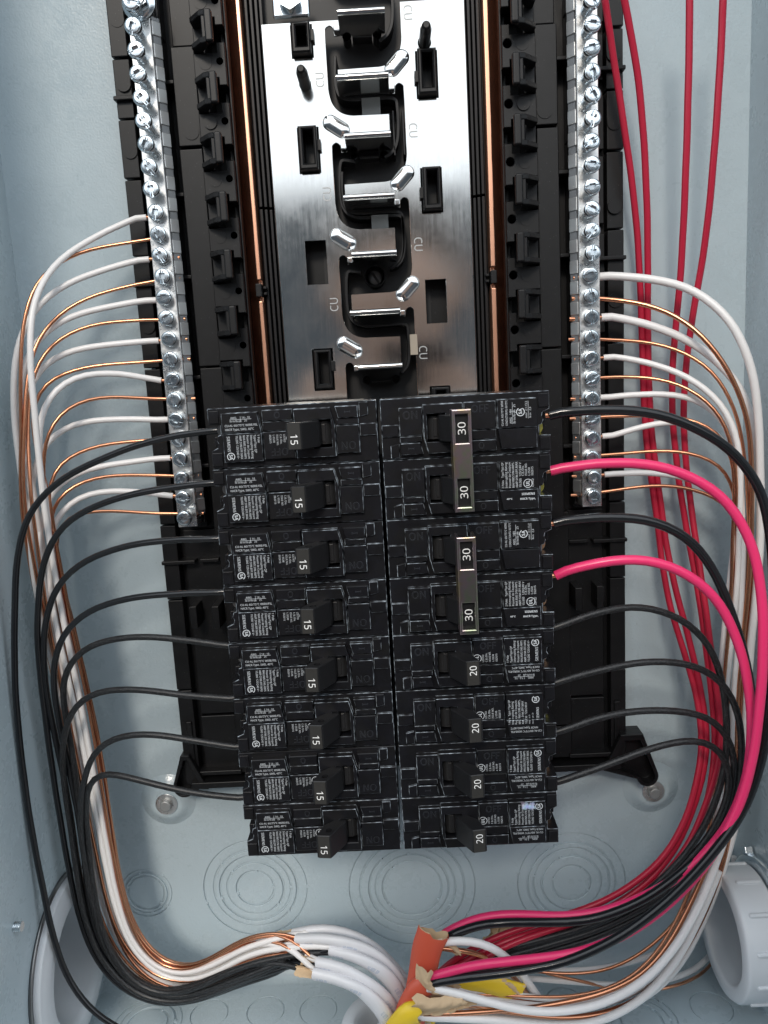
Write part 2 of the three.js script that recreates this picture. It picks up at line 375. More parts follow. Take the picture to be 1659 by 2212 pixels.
    const footShape = (R, ins) => {
      const h = new THREE.Shape(), sx = X(fx), a0 = [xo - 13 + ins * 3, -206 + ins], a1 = [xo - 4 + ins, -186 - ins * 2], a2 = [xo + (s < 0 ? .6 : 8) - ins, -186 - ins * 2];
      h.moveTo(X(a0[0]), a0[1]); h.lineTo(X(a1[0]), a1[1]); h.lineTo(X(a2[0]), a2[1]); h.lineTo(X(fx + R * .96), fy + R * .3);
      for (let q = 0; q <= 10; q++) { const t = .3 - q / 10 * (Math.PI + .1); h.lineTo(sx + X(Math.cos(t) * R), fy + Math.sin(t) * R); }
      h.lineTo(X(a0[0]), a0[1]); return h;
    };
    const sh = footShape(R0, 0), rim = footShape(R0, 0); rim.holes.push(new THREE.Path(footShape(R1, 1.4).getPoints()));
    add('foot', [ext(sh, 4.9, 9, .3), ext(rim, 8.8, 16, .35)]);
  }
  // floor of the winding gap between the bus plates, with its rib and bosses
  const b = (x, y) => [658.3 + x * .2109, 384 + y * .2109];
  const ribA = [[380, -60], [380, 150], [398, 270], [430, 330], [500, 362], [700, 360], [950, 350], [990, 375], [1003, 450], [1012, 650], [1000, 780], [960, 870], [880, 930]].map(q => P(...b(...q), 15));
  const ribB = [[580, 968], [450, 962], [432, 1000], [435, 1300], [460, 1420], [520, 1490], [620, 1520], [800, 1510], [1020, 1500], [1050, 1520], [1062, 1620], [1072, 1800], [1050, 1930], [990, 2000]].map(q => P(...b(...q), 15));
  const wallRib = (pts, z0, z1, t) => {
    const c = new THREE.CatmullRomCurve3(pts.map(p => V3(p.x, p.y, 0)), false, 'centripetal'), n = 60, L = [], Rr = [];
    for (let i = 0; i <= n; i++) { const p = c.getPoint(i / n), g = c.getTangent(i / n); L.push([p.x - g.y * t, p.y + g.x * t]); Rr.unshift([p.x + g.y * t, p.y - g.x * t]); }
    return ext(poly(L.concat(Rr)), z0, z1, .2);
  };
  for (const dy of [0, 50.8, 101.6]) {
    add('gap_rib', wallRib(ribA.map(p => V3(p.x, p.y + dy, 0)), 4, 16, .75));
    if (dy < 100) add('gap_rib', wallRib((dy ? ribB : ribB).map(p => V3(p.x, p.y + dy, 0)), 4, 16, .75));
  }
  const ring = (x, y, r0, r1, z1) => { const s = new THREE.Shape(); s.absarc(x, y, r1, 0, 6.2832, false); s.holes.push(circHole(x, y, r0)); return ext(s, 4, z1, .25, 1, 20); };
  const c0 = P(...b(720, 1010), 15);
  add('screw_boss', ring(c0.x, c0.y, 5, 6.3, 17));
  for (const [u, v] of [b(640, 2075), b(932, 2060), [630.9 + 675 * .1984, 1690 * .1984], [630.9 + 1000 * .1984, 1680 * .1984], [630.9 + 595 * .1984, 395 * .1984], [630.9 + 925 * .1984, 375 * .1984]]) {
    const q = P(u, v, 15); add('gap_boss', ring(q.x, q.y, 1.9, 2.9, 15));
  }
  for (const [u0, v0, u1, v1] of [[...b(680, 2090), ...b(890, 2078)], [630.9 + 735 * .1984, 1712 * .1984, 630.9 + 945 * .1984, 1704 * .1984], [630.9 + 655 * .1984, 390 * .1984, 630.9 + 870 * .1984, 382 * .1984]]) {
    const a = P(u0, v0, 14), c = P(u1, v1, 14); add('gap_web', wallRib([a, V3((a.x + c.x) / 2, (a.y + c.y) / 2, 0), c], 4, 14, .6));
  }
  mk('gap_floor', box(-24, 28, -30, 185, 5.1, 6), M.blackDeep, base);
  // double wall that hugs the strip of the upper gap
  for (const x of [13.6, 18.2]) add('gap_fin', box(x - .5, x + .5, 112, 132, 5, 16, .3));
  const sc = mk('base_screw', lathe([[0, 0], [3.9, 0], [3.9, 1.4], [3.2, 2.2], [0, 2.4]], 26).translate(c0.x, c0.y, 8), M.darkSteel, base);
  mk('slot', box(-3.4, 3.4, -.6, .6, 10.2, 10.7).rotateZ(-1.0).translate(c0.x, c0.y, 0), M.blackDeep, sc);
}
// bolts that hold the feet
for (const [i, [x, y]] of [[0, [-131.6, -219.5]], [1, [139.8, -225.5]]]) {
  const t = thing('mounting_bolt', i ? 'steel bolt and washer at base foot beside red wires' : 'steel bolt and washer at base foot beside white wires', 'bolt', [x, y, 4.7]);
  mk('washer', lathe([[2.6, 0.1], [6, 0.1], [6.2, .4], [6, .8], [2.6, .8], [2.6, .1]], 32), M.alu, t);
  mk('bolt_head', [cyl(0, 0, .8, 3.2, 3.5, 3.3, 6), cyl(0, 0, 3.2, 3.5, 3.0, 2.6, 20)], M.dull, t);
}

// ---------------------------------------------------------------- bus plates with stabs
const ZP = 17;
function busPlate(side) {
  const L = side < 0;
  const t = thing('bus_plate', L ? 'bright plated steel bus plate on the side of the 15-amp breakers' : 'bright plated steel bus plate on the side of the 30-amp breakers', 'bus plate', [0, 0, 0], 'interlocking bus plates');
  const xe = L ? -45.1 : 48.6, xv = L ? -15.9 : 19.1, m = L ? 1 : -1, tip = L ? 11.8 : -11.1;
  const ys = L ? [115.9, 64.9, 14] : [140.4, 89.8, 39], fh = L ? 14.6 : 10.6;
  const YTop = L ? 172 : 178;
  const p = new THREE.Shape();
  p.moveTo(xe, -28); p.lineTo(xe, YTop); p.lineTo(xv, YTop);
  const stabs = [];
  const fingers = L ? [166.7, ...ys] : ys;
  for (const y of fingers) {
    const top = y + fh;
    if (top + 12 < YTop) { p.lineTo(xv, top + 12); p.quadraticCurveTo(xv + m * .6, top + .8, xv + m * 11, top); p.lineTo(tip, top - .2); }
    else { p.lineTo(tip, YTop); }
    p.lineTo(tip, y - 1.2); p.lineTo(xv + m * 7, y - 1.2); p.lineTo(xv + m * 4.2, y - 1.4);
    p.lineTo(xv + m * 3.9, y + 1.6); p.quadraticCurveTo(xv + m * 2, y + 4.4, xv + m * .1, y + 1.6); p.lineTo(xv, y - 4);
    stabs.push(y);
  }
  p.lineTo(xv, -28); p.lineTo(xe, -28);
  const hx = L ? [-31.8, -21.8] : [25.2, 35.2], hy = L ? [[170.8, 156.6], [126.4, 106], [75.4, 55.1], [24.4, 4.2]] : [[156.5, 136], [105.3, 85], [54.2, 33.7], [3.2, -17]];
  hy.forEach(([a, c]) => p.holes.push(rectHole(hx[0], c, hx[1], a)));
  const post = L ? [-26.6, 145.4] : [29.7, 160];
  p.holes.push(circHole(...post, 3));
  // two relief holes are cut where the beads stand, then the beads are formed as domes over the sheet
  const g = planarUV(ext(p, ZP - 1.6, ZP, .15, 1, 14), 0, 0, 60, 60);
  mk('plate', g, M.plate, t);
  // embossed beads
  for (const y of fingers) {
    const cx = xv + m * 2.6, cy = y + (L ? 10.2 : 11.6);
    const bead = new THREE.CapsuleGeometry(3.7, 6.4, 8, 24).scale(1, 1, .36).rotateZ(L ? .98 : -.78).translate(cx, cy, ZP - .1);
    if (cy < YTop - 3) mk('bead', bead, M.shiny, t);
  }
  // stabs standing toward the viewer
  for (const y of stabs) {
    const x0 = Math.min(tip, xv + m * 7), x1 = Math.max(tip, xv + m * 7);
    const pr = new THREE.Shape(); pr.moveTo(-1.3, 0); pr.lineTo(1.3, 0); pr.lineTo(1.3, 20.6); pr.absarc(0, 20.6, 1.3, 0, Math.PI, false); pr.lineTo(-1.3, 0);
    const s = ext(pr, 0, x1 - x0, .1, 1, 8).rotateY(Math.PI / 2).rotateX(Math.PI / 2);
    // profile (y, z) swept along x
    const b = s.boundingBox ?? (s.computeBoundingBox(), s.boundingBox);
    s.translate(x0 - b.min.x, y - (b.min.y + b.max.y) / 2, ZP - 1 - b.min.z);
    const lug = box(L ? xv + 4.3 : xv - 7, L ? xv + 7 : xv - 4.3, y - 1.3, y + 1.3, ZP - 1, ZP + 5, .5);
    mk('stab', [s, lug], M.shiny, t);
  }
  // letters
  for (const y of (L ? [146.8, 96.2, 45.1] : [173.2, 122.4, 71, 19.9])) mk('embossed_lettering', textGeo('CU', 3.9, .22, L ? -19.6 : 22.7, y, ZP - .05, L ? Math.PI / 2 : -Math.PI / 2), M.dull, t);
  // black plastic towers that poke through the slots
  hy.forEach(([a, c], i) => {
    if (i === 2) return;
    const T = mk('clip_tower', (() => {
      const low = i === 3 && L, zt = low ? 18.4 : 22.5, x0 = hx[0] + .7, x1 = hx[1] - .7, y0 = c + .6, y1 = a - .6;
      const s = poly([[x0, y0], [x1, y0], [x1, y1], [x0, y1]]); s.holes.push(rectHole(x0 + 2.1, y0 + 2.6, x1 - 1.7, y1 - 1.6));
      const n = L ? box(x1 - .3, x1 + 1.6, (y0 + y1) / 2 - 1, (y0 + y1) / 2 + 4, ZP + .2, ZP + 3, .3) : box(x0 - 1.6, x0 + .3, (y0 + y1) / 2 - 4, (y0 + y1) / 2 + 1, ZP + .2, ZP + 3, .3);
      return [ext(s, 4, zt, .7), n, box(x0 + 1.4, x1 - 1, y0 + 1.8, y1 - 1, 5, 9)];
    })(), M.black, base);
    return T;
  });
  mk('locating_post', [cyl(post[0], post[1], 4, 31, 2.7, 2.6, 20), cyl(post[0], post[1], 31, 35, 2.6, 1.9, 20), cyl(post[0], post[1], 35, 36, 1.9, 1.2, 20)], M.black, base);
}
busPlate(-1); busPlate(1);
// thin grey insulating strips pinned between the plates
{
  const q = (u0, v0, u1, v1, z) => { const a = P(u0, v0, z), c = P(u1, v1, z); return box(Math.min(a.x, c.x), Math.max(a.x, c.x), Math.min(a.y, c.y), Math.max(a.y, c.y), z - .4, z + .2); };
  const pl = S({ color: lin(.18, .19, .19), roughness: .3 });
  mk('retaining_tab', q(658.3 + 680 * .2109, 384 + 385 * .2109, 658.3 + 860 * .2109, 384 + 520 * .2109, 16.2), pl, base);
  mk('retaining_tab', q(630.9 + 755 * .1984, 1070 * .1984, 630.9 + 965 * .1984, 1245 * .1984, 16.2), pl, base);
  mk('retaining_tab', q(658.3 + 1075 * .2109, 384 + 1605 * .2109, 658.3 + 1160 * .2109, 384 + 1810 * .2109, 17.7), S({ color: lin(.36, .31, .25), roughness: .35 }), base);
}
// lug bolt at the head of one plate
{
  const q = P(625, -6, 24);
  const t = thing('lug_bolt', 'zinc hex bolt and square washer at head of bright bus plate', 'bolt', [q.x, q.y, 17]);
  mk('washer', new RoundedBoxGeometry(17, 13, 2.6, 2, 1.2).translate(0, 0, 1.6), M.zinc, t);
  mk('bolt_head', [cyl(0, 0, 2.6, 8, 5.6, 5.4, 6)], M.zinc, t);
}

// ---------------------------------------------------------------- copper strips
for (const s of [-1, 1]) {
  const t = thing('copper_strip', s < 0 ? 'long bare copper strip on the side of the 15-amp breakers' : 'long bare copper strip on the side of the 30-amp breakers', 'copper strip', [0, 0, 0], 'copper strips flanking the bus plates');
  const a = s < 0 ? [-60, -55.6, -53.5] : [63.4, 58.9, 56.5];
  const x0 = Math.min(a[0], a[1]), x1 = Math.max(a[0], a[1]), e0 = Math.min(a[1], a[2]), e1 = Math.max(a[1], a[2]);
  { const q = box(-2.9, 2.9, -60, 290, -.7, .7, .3).rotateY(s * .42).translate((x0 + x1) / 2, 0, 15); mk('flat', planarUV(q, 0, 0, 40, 40), M.copperBar, t); }
  mk('raised_edge', [box(e0, e1, 58, 290, 11.2, 21.5, .6), box(e0, e1, -60, 48.4, 11.2, 21.5, .6), box(e0 + .2, e1 - .1, 48, 58.4, 11.2, 17.4, .3)], M.copperEdge, t);
}

// ---------------------------------------------------------------- terminal bars
const ev = new Evaluator(); ev.attributes = ['position', 'normal'];
function csg(a, ...bs) { let A = new Brush(a); A.updateMatrixWorld(); for (const b of bs) { const B = new Brush(b); B.updateMatrixWorld(); A = ev.evaluate(A, B, SUBTRACTION); } return A.geometry; }
const head = csg(lathe([[0, -.2], [2.95, -.2], [3.35, .25], [3.35, 2.2], [3.05, 2.75], [2.4, 2.95], [0, 3]], 30),
  new THREE.BoxGeometry(7.4, 1.35, 3).translate(0, 0, 2.9), new THREE.BoxGeometry(2.5, 2.5, 3).translate(0, 0, 2.7));
const headG = toM(clean(head.scale(1.1, 1.1, 1.05)));
const shank = [cyl(0, 0, -14, 0, 2.35, 2.35, 20)];
for (let z = -13; z < -.2; z += .9) shank.push(new THREE.TorusGeometry(2.35, .26, 5, 20).translate(0, 0, z));
const shankG = toM(merge(shank));
const ZB = 29, BH = 11.5, PITCH = 9.5;
const barInfo = {};
function terminalBar(side) {
  const L = side < 0, xc = L ? -97.9 : 101.5, hw = 4.8, yEnd = L ? -58.6 : -59, y0 = L ? -53.2 : -54;
  const n = L ? 25 : 25, top = y0 + (n - 1) * PITCH + 26;
  const t = thing('terminal_bar', L ? 'aluminium terminal bar beside the column of 15-amp breakers' : 'aluminium terminal bar beside the 30-amp and 20-amp breakers', 'terminal bar', [xc, yEnd, ZB - BH], 'aluminium terminal bars');
  // profile along y with cross holes, extruded across the bar
  const sh = poly([[0, 0], [top - yEnd, 0], [top - yEnd, BH], [0, BH]]);
  for (let k = 0; k < n; k++) sh.holes.push(circHole(y0 - yEnd + k * PITCH, BH / 2 - .3, 2.35));
  const g = ext(sh, -hw, hw, .25, 1, 10);                                   // (along, height, across)
  g.applyMatrix4(new THREE.Matrix4().makeBasis(V3(0, 1, 0), V3(0, 0, 1), V3(1, 0, 0)));
  mk('bar', planarUV(g, 0, 0, 60, 60), M.alu, t);
  mk('bar_tray', [box(-hw - 1.2, hw + 1.6, 0, top - yEnd, -2.4, -.3), box(L ? hw + .5 : -hw - 1.4, L ? hw + 1.4 : -hw - .5, 0, top - yEnd, -2.4, 1.6)], M.black, t);
  const wired = L ? 16 : 13;
  for (let k = 0; k < n; k++) {
    const fromLow = k;
    let lift = fromLow < wired ? rr(.3, 1.4) : Math.min(8.6, 4.6 + (fromLow - wired) * .55 + rr(-.4, .5));
    if (L && k < 2) lift = 4.6 - k * 2.2;
    if (!L && k >= wired - 1) lift = Math.min(7.6, 3.8 + (k - wired) * .45 + rr(-.4, .5));
    const s = new THREE.Mesh(headG, M.zinc); s.name = 'screw'; s.castShadow = s.receiveShadow = true;
    s.position.set(rr(-.25, .25) * MM, (y0 - yEnd + k * PITCH) * MM, (BH + lift) * MM);
    s.rotation.set(rr(-.05, .05), rr(-.05, .05), rr(0, 6.28)); t.add(s);
    const q = new THREE.Mesh(shankG, M.zinc); q.name = 'shank'; q.castShadow = q.receiveShadow = true; s.add(q);
  }
  for (let k = 0; k < n - 1; k++) mk('contact_land', new RoundedBoxGeometry(4.6, PITCH - 3.4, .9, 1, .3).rotateY(L ? .86 : -.86).translate(L ? hw + 1.2 : -hw - 1.2, y0 - yEnd + (k + .5) * PITCH, 6.4), M.land, t);
  mk('land_backing', new THREE.BoxGeometry(4.6, (n - 1) * PITCH, .6).rotateY(L ? .86 : -.86).translate(L ? hw + .8 : -hw - .8, y0 - yEnd + (n - 1) / 2 * PITCH, 6.2), M.backing, t);
  // maker's stamps between the screws
  for (let k = 17; k < n - 1; k += 3) mk('stamped_lettering', textGeo(k % 2 ? 'CU' : 'AL', 1.5, .1, L ? 3.1 : -3.1, y0 - yEnd + (k + .5) * PITCH, BH - .03, Math.PI), M.shiny, t);
  barInfo[side] = { xc, y0, hw };
  return t;
}
terminalBar(-1); terminalBar(1);
{
  const q = P(293, -4, 34);
  const t = thing('hex_bolt', 'large zinc flanged hex bolt at end of the terminal bar', 'bolt', [q.x, q.y, 29]);
  mk('flange', lathe([[0, .1], [7.3, .1], [7.6, .6], [7.3, 1.4], [5.4, 2.4], [0, 2.6]], 40), M.zinc, t);
  mk('hex_head', [cyl(0, 0, 2.2, 7, 5.6, 5.4, 6), cyl(0, 0, 7, 7.5, 4.8, 4.2, 30)], M.zinc, t);
}

// ---------------------------------------------------------------- breakers
const LB = 70, WB = 25, ZF = 84;
const A = { blocks: [
  // [outline s,t ..., top height above the flank]
  [[[6.2, 2.2], [20.9, 2.2], [22.2, 10.3], [6.2, 10.3]], 3.0],
  [[[6.2, 10.7], [22.2, 10.7], [22.2, 22.4], [6.2, 22.4]], 3.0],
  [[[22.8, 1.8], [35.2, 1.8], [35.2, 6.2], [22.8, 6.2]], 2.0],
  [[[22.8, 6.6], [35.2, 6.6], [35.2, 10.3], [22.8, 10.3]], 1.6],
  [[[22.8, 10.7], [35.6, 10.7], [35.6, 22], [22.8, 22]], 2.0],
  [[[53, 1.8], [62.2, 1.8], [62.2, 6.5], [54.2, 6.5]], 2.4],
  [[[53.6, 6.9], [62.4, 6.9], [62.4, 9.2], [53.6, 9.2]], 1.9],
  [[[53, 9.6], [62.4, 9.6], [62.4, 21], [53, 21]], 2.4],
  [[[62.9, 0.6], [66.4, .6], [66.4, 5.6], [62.9, 6.4]], 1.0],
  [[[62.9, 9.4], [69.6, 9.4], [69.6, 14.2], [62.9, 14.2]], 1.1],
] };
const caseOutline = [[0, 0], [LB, 0], [LB, WB], [0.4, WB], [0.4, 17.6], [3.2, 16.4], [3.6, 14.6], [2.9, 13.4], [3.6, 11.4], [4.9, 11], [4.9, 7], [0, 6.8]];
const housing = [[36, 2], [50.9, 2], [52.6, 8.8], [52.6, 22], [36.4, 22]];
const win = [43.4, 6.6, 51.2, 18.2];
const flip = a => a.map(([s, t]) => [s, -t]);                      // t runs down
function caseGeo() {
  const gs = [];
  const body = poly(flip(caseOutline)); body.holes.push(rectHole(win[0], -win[3], win[2], -win[1]));
  gs.push(ext(body, 46, ZF, .35));
  const hs = poly(flip(housing)); hs.holes.push(rectHole(win[0], -win[3], win[2], -win[1]));
  gs.push(ext(hs, ZF - 1, ZF + 3.6, .3));
  for (const [o, h] of A.blocks) gs.push(ext(poly(flip(o)), ZF - 1, ZF + h, .28));
  gs.push(box(win[0] - 1, win[2] + 1, -win[3] - 1, -win[1] + 1, 60, 66));    // bottom of the lever well
  // mould ridges around the terminal mouth
  gs.push(box(1, 4.2, -16.2, -12, 60, ZF - 5, .4), box(.6, 5, -24, -18.4, ZF - .4, ZF + .7, .25), box(.5, 4.6, -6.2, -1, ZF - .4, ZF + .6, .25));
  const T = (s, sz, x, t, z, r) => textGeo(s, sz, .35, x, -t, z, r);
  gs.push(T('O', 2.6, 29, 4, ZF + 1.9, 0), T('I', 2.4, 58, 4.2, ZF + 2.3, Math.PI / 2), T('OFF', 3.0, 29.2, 19.2, ZF + 1.9, Math.PI), T('ON', 3.2, 57.8, 18, ZF + 2.3, Math.PI));
  const g = planarUV(merge(gs), 0, -WB, LB, WB), n = g.attributes.normal, uv = g.attributes.uv;
  for (let i = 0; i < uv.count; i++) if (Math.abs(n.getZ(i)) < .5) uv.setXY(i, 2 / CW, 1 - 2 / CH);   // plain corner of the map
  return g;
}
const K = 20, CW = LB * K, CH = WB * K;                                       // 20 px a millimetre
const caseG = toM(caseGeo());
function caseTexture(kind, sd) {
  const c = document.createElement('canvas'); c.width = CW; c.height = CH;
  const x = c.getContext('2d'); let q = sd * 7919 + 13; const R = () => (q = (q * 1664525 + 1013904223) >>> 0, q / 4294967296);
  x.fillStyle = '#15161a'; x.fillRect(0, 0, CW, CH);
  for (let i = 0; i < 260; i++) { const g = 13 + R() * 14 | 0; x.fillStyle = `rgba(${g},${g},${g + 2},.35)`; x.beginPath(); x.arc(R() * CW, R() * CH, 10 + R() * 60, 0, 7); x.fill(); }
  // chalky worn edges: short broken strokes that follow the moulded edges
  const edge = (pts, w, a) => {
    for (let i = 0; i < pts.length; i++) {
      const p = pts[i], r = pts[(i + 1) % pts.length], L = Math.hypot(r[0] - p[0], r[1] - p[1]) * K, keep = R();
      if (keep < .12) continue;
      let ph = R() * 20;
      for (let d = 0; d < L; d += 5) {
        const f0 = d / L, f1 = Math.min(1, (d + 6) / L), k = .5 + .3 * Math.sin(d * .021 + ph) + .25 * Math.sin(d * .083 + ph * 2) + .2 * (R() - .5);
        if (k < .12) continue;
        x.strokeStyle = `rgba(190,202,212,${Math.min(.9, a * k).toFixed(2)})`; x.lineWidth = w * (.75 + .5 * R());
        x.beginPath(); x.moveTo((p[0] + (r[0] - p[0]) * f0) * K, (p[1] + (r[1] - p[1]) * f0) * K + (R() - .5));
        x.lineTo((p[0] + (r[0] - p[0]) * f1) * K, (p[1] + (r[1] - p[1]) * f1) * K + (R() - .5)); x.stroke();
      }
    }
  };
  edge(caseOutline, 8, .9); edge(housing, 6.5, .95);
  for (const [o] of A.blocks) edge(o, 6, .85);
  edge([[win[0], win[1]], [win[2], win[1]], [win[2], win[3]], [win[0], win[3]]], 6, .6);
  // dust, lint, scratches
  for (let i = 0; i < 420; i++) { x.fillStyle = `rgba(190,198,205,${(R() * R() * .5).toFixed(2)})`; const r = .6 + R() * R() * 2.6; x.fillRect(R() * CW, R() * CH, r, r); }
  for (let i = 0; i < 16; i++) { x.strokeStyle = `rgba(170,180,190,${(.1 + R() * .25).toFixed(2)})`; x.lineWidth = .8 + R(); const a = R() * CW, b = R() * CH; x.beginPath(); x.moveTo(a, b); x.lineTo(a + (R() - .5) * 90, b + (R() - .5) * 30); x.stroke(); }
  // pale outlines of the moulded letters: edge highlight and wear, both painted
  const paleEdge = (s, px, py, size, rot) => { x.save(); x.translate(px * K, py * K); x.rotate(rot); x.font = `${size * 1.38 * K}px sans-serif`; x.textAlign = 'center'; x.textBaseline = 'middle'; x.lineWidth = 2.4; x.strokeStyle = 'rgba(150,162,174,.3)'; x.strokeText(s, 0, 0); x.restore(); };
  paleEdge('O', 29, 4, 2.6, 0); paleEdge('I', 58, 4.2, 2.4, Math.PI / 2); paleEdge('OFF', 29.2, 19.2, 3, Math.PI); paleEdge('ON', 57.8, 18, 3.2, Math.PI);
  // print
  x.fillStyle = x.strokeStyle = '#d3d8dc'; x.textBaseline = 'middle';
  const txt = (s, px, py, size, rot = 0, al = 'left', bold = false, w) => { x.save(); x.translate(px * K, py * K); x.rotate(rot); x.font = `${bold ? 'bold ' : ''}${size * K}px sans-serif`; x.textAlign = al; w ? x.fillText(s, 0, 0, w * K) : x.fillText(s, 0, 0); x.restore(); };
  const line = (a, b, c2, d, w = .14) => { x.lineWidth = w * K; x.beginPath(); x.moveTo(a * K, b * K); x.lineTo(c2 * K, d * K); x.stroke(); };
  const csa = (px, py, r, rot) => { x.save(); x.translate(px * K, py * K); x.rotate(rot); x.lineWidth = .32 * K; x.beginPath(); x.arc(0, 0, r * K, .5, 5.8); x.stroke(); x.font = `bold ${r * 1.25 * K}px sans-serif`; x.textAlign = 'center'; x.fillText('SA', r * .12 * K, 0); x.restore(); };
  const ul = (px, py, r, rot) => { x.save(); x.translate(px * K, py * K); x.rotate(rot); x.lineWidth = .26 * K; x.beginPath(); x.arc(0, 0, r * K, 0, 7); x.stroke(); x.font = `bold ${r * 1.15 * K}px sans-serif`; x.textAlign = 'center'; x.fillText('UL', 0, 0); x.restore(); };
  const H = Math.PI / 2;
  if (kind === 'single' || kind === 'smear') {
    txt('AWG', 10, 4.2, 1.15); txt('14 - 10', 14.6, 4.2, 1.15); txt('lb-in/lb-po', 9.6, 5.5, 1.05); txt('25', 15.6, 5.5, 1.1);
    line(9.6, 4.85, 18.6, 4.85); line(14.1, 3.6, 14.1, 6);
    txt('CU-AL 60/75°C WIRE/FIL', 7.4, 7.3, 1.25, 0, 'left', false, 13.6); txt('HACR Type, SWD, 40°C', 7.4, 8.9, 1.25, 0, 'left', false, 12);
    ['1 Pole', 'Type/Tipo QP', 'Interrupting Rating', 'Pouvoir de Coupure', 'MAX.RMS.SYM.AMPS', 'AMP.SYM.EFF.MAX', '10,000 120/240 V~'].forEach((s, i) => txt(s, 20.9 - i * 1.5, 11.4, 1.25, H, 'left', false, 9.8));
    txt('SIEMENS', 8.4, 11.6, 1.6, H, 'left', false, 6.4); csa(9, 20, 1.5, H);
    ['LISTED', 'C.B./Dis.', 'ISSUE NO.', 'L-5538', 'E82615'].forEach((s, i) => txt(s, 31.4 - i * 1.45, 11.9, 1.1, H, 'left', false, 4.6)); ul(34, 13.6, 1.75, H);
    if (kind === 'smear') for (let i = 0; i < 90; i++) { x.fillStyle = `rgba(${150 + R() * 60 | 0},${165 + R() * 60 | 0},${195 + R() * 50 | 0},.32)`; x.beginPath(); x.ellipse((13.6 + (R() - .5) * 5.4) * K, (20.4 + (R() - .5) * 2.6) * K, 6 + R() * 20, 4 + R() * 11, R() * 3, 0, 7); x.fill(); }
  } else if (kind === 'variant') {
    ['1 Pole   Type / Tipo QP', 'Interrupting Rating', 'Pouvoir de Coupure.', 'MAX RMS SYM.AMPS.', 'AMP. SYM.EFF.MAX', '10,000  120/240 V', 'AWG  14-10', 'lb-in/lb-po  25'].forEach((s, i) => txt(s, 20.9 - i * 1.45, 8.4, i > 5 ? .8 : 1.25, H, 'left', false, i > 5 ? 7 : 11.4));
    txt('SIEMENS', 8.6, 10, 1.5, H, 'left', false, 6); csa(9.4, 19.6, 1.5, H);
    txt('HACR Type,SWD,40°C', 20.6, 6.6, 1.25, 0, 'right', false, 12.5); txt('CU-AL 60/75°C WIRE/FIL', 20.6, 5, 1.25, 0, 'right', false, 13.6);
    ['LISTED', 'C.B./Dis.', 'ISSUE NO.', 'L-5538', 'E82615'].forEach((s, i) => txt(s, 31 - i * 1.5, 11.2, 1.15, H, 'left', false, 5)); ul(33.6, 12.8, 1.8, H);
  } else if (kind === 'poleA') {
    ['CU-AL 60/75°C WIRE', 'CONDUCTOR/FIL 60/75°C'].forEach((s, i) => txt(s, 20.2 - i * 1.7, 11.6, 1.2, H, 'left', false, 10.4));
    txt('AWG   14-6', 16.8, 12.4, 1.2, H, 'left', false); txt('lb-in/lb-po   25', 15.3, 12.4, 1.2, H, 'left', false, 8.4); line(16.05, 12.2, 16.05, 21); line(15, 17.4, 17.3, 17.4);
    csa(12.8, 17, 1.6, H); txt('mm²  2,1-13,3', 10.4, 14.4, 1.1, H, 'left', false, 7); txt('N·m   2,8', 8.8, 14.4, 1.1, H, 'left', false, 5.4); line(9.6, 14.2, 9.6, 21.4);
  } else if (kind === 'poleB') {
    ['2 Poles    Type/Tipo QP', 'Interrupting Rating', 'Pouvoir de Coupure', 'MAX RMS SYM.AMPS.', 'AMP.SYM.EFF.MAX', '10,000  120/240 V'].forEach((s, i) => txt(s, 20.8 - i * 1.45, 11.2, 1.3, H, 'left', false, 10.8));
    ['C.B./Dis.', 'ISSUE NO.', 'L-5538', 'E82615'].forEach((s, i) => txt(s, 12.4 - i * 1.3, 16, 1.15, H, 'left', false, 5.4)); txt('LISTED', 8.4, 11.2, 1.15, H, 'left', false, 4.2); ul(10.4, 12.8, 1.75, H);
    txt('HACR Type,', 10.6, 6.4, 1.2, Math.PI, 'center', true); txt('SIEMENS', 10.4, 8.4, 1.3, Math.PI, 'center', true); txt('40°C', 18.2, 6.6, 1.1, Math.PI, 'center', true);
  }
  x.fillStyle = '#131316'; x.fillRect(0, 0, 5, 5);
  const t = new THREE.CanvasTexture(c); t.colorSpace = THREE.SRGBColorSpace; t.anisotropy = 8; return t;
}
const caseMat = {};
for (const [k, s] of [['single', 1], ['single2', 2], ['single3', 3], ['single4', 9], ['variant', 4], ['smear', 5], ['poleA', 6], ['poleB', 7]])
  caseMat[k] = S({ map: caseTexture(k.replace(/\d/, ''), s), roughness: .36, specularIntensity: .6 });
const numMat = {};
for (const n of ['15', '20', '30']) {
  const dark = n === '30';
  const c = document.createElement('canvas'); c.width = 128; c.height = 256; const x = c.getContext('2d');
  x.fillStyle = dark ? '#151516' : '#302f2d'; x.fillRect(0, 0, 128, 256); x.translate(64, 128); x.rotate(Math.PI / 2); x.fillStyle = '#f2f2f0';  // lighter grey of the single-pole tips paints in the sky they catch
  x.font = '104px sans-serif'; x.textAlign = 'center'; x.textBaseline = 'middle'; x.fillText(n, n === '30' ? 0 : 30, 4, n === '30' ? 190 : 150);
  const t = new THREE.CanvasTexture(c); t.colorSpace = THREE.SRGBColorSpace; t.anisotropy = 8;
  numMat[n] = S({ map: t, roughness: .38 });
}
const leverMat = S({ color: lin(.009, .009, .010), roughness: .4, specularIntensity: .8 });
const drumMat = S({ color: lin(.02, .02, .021), roughness: .3 });
const LT0 = 6.9, LT1 = 17.6;
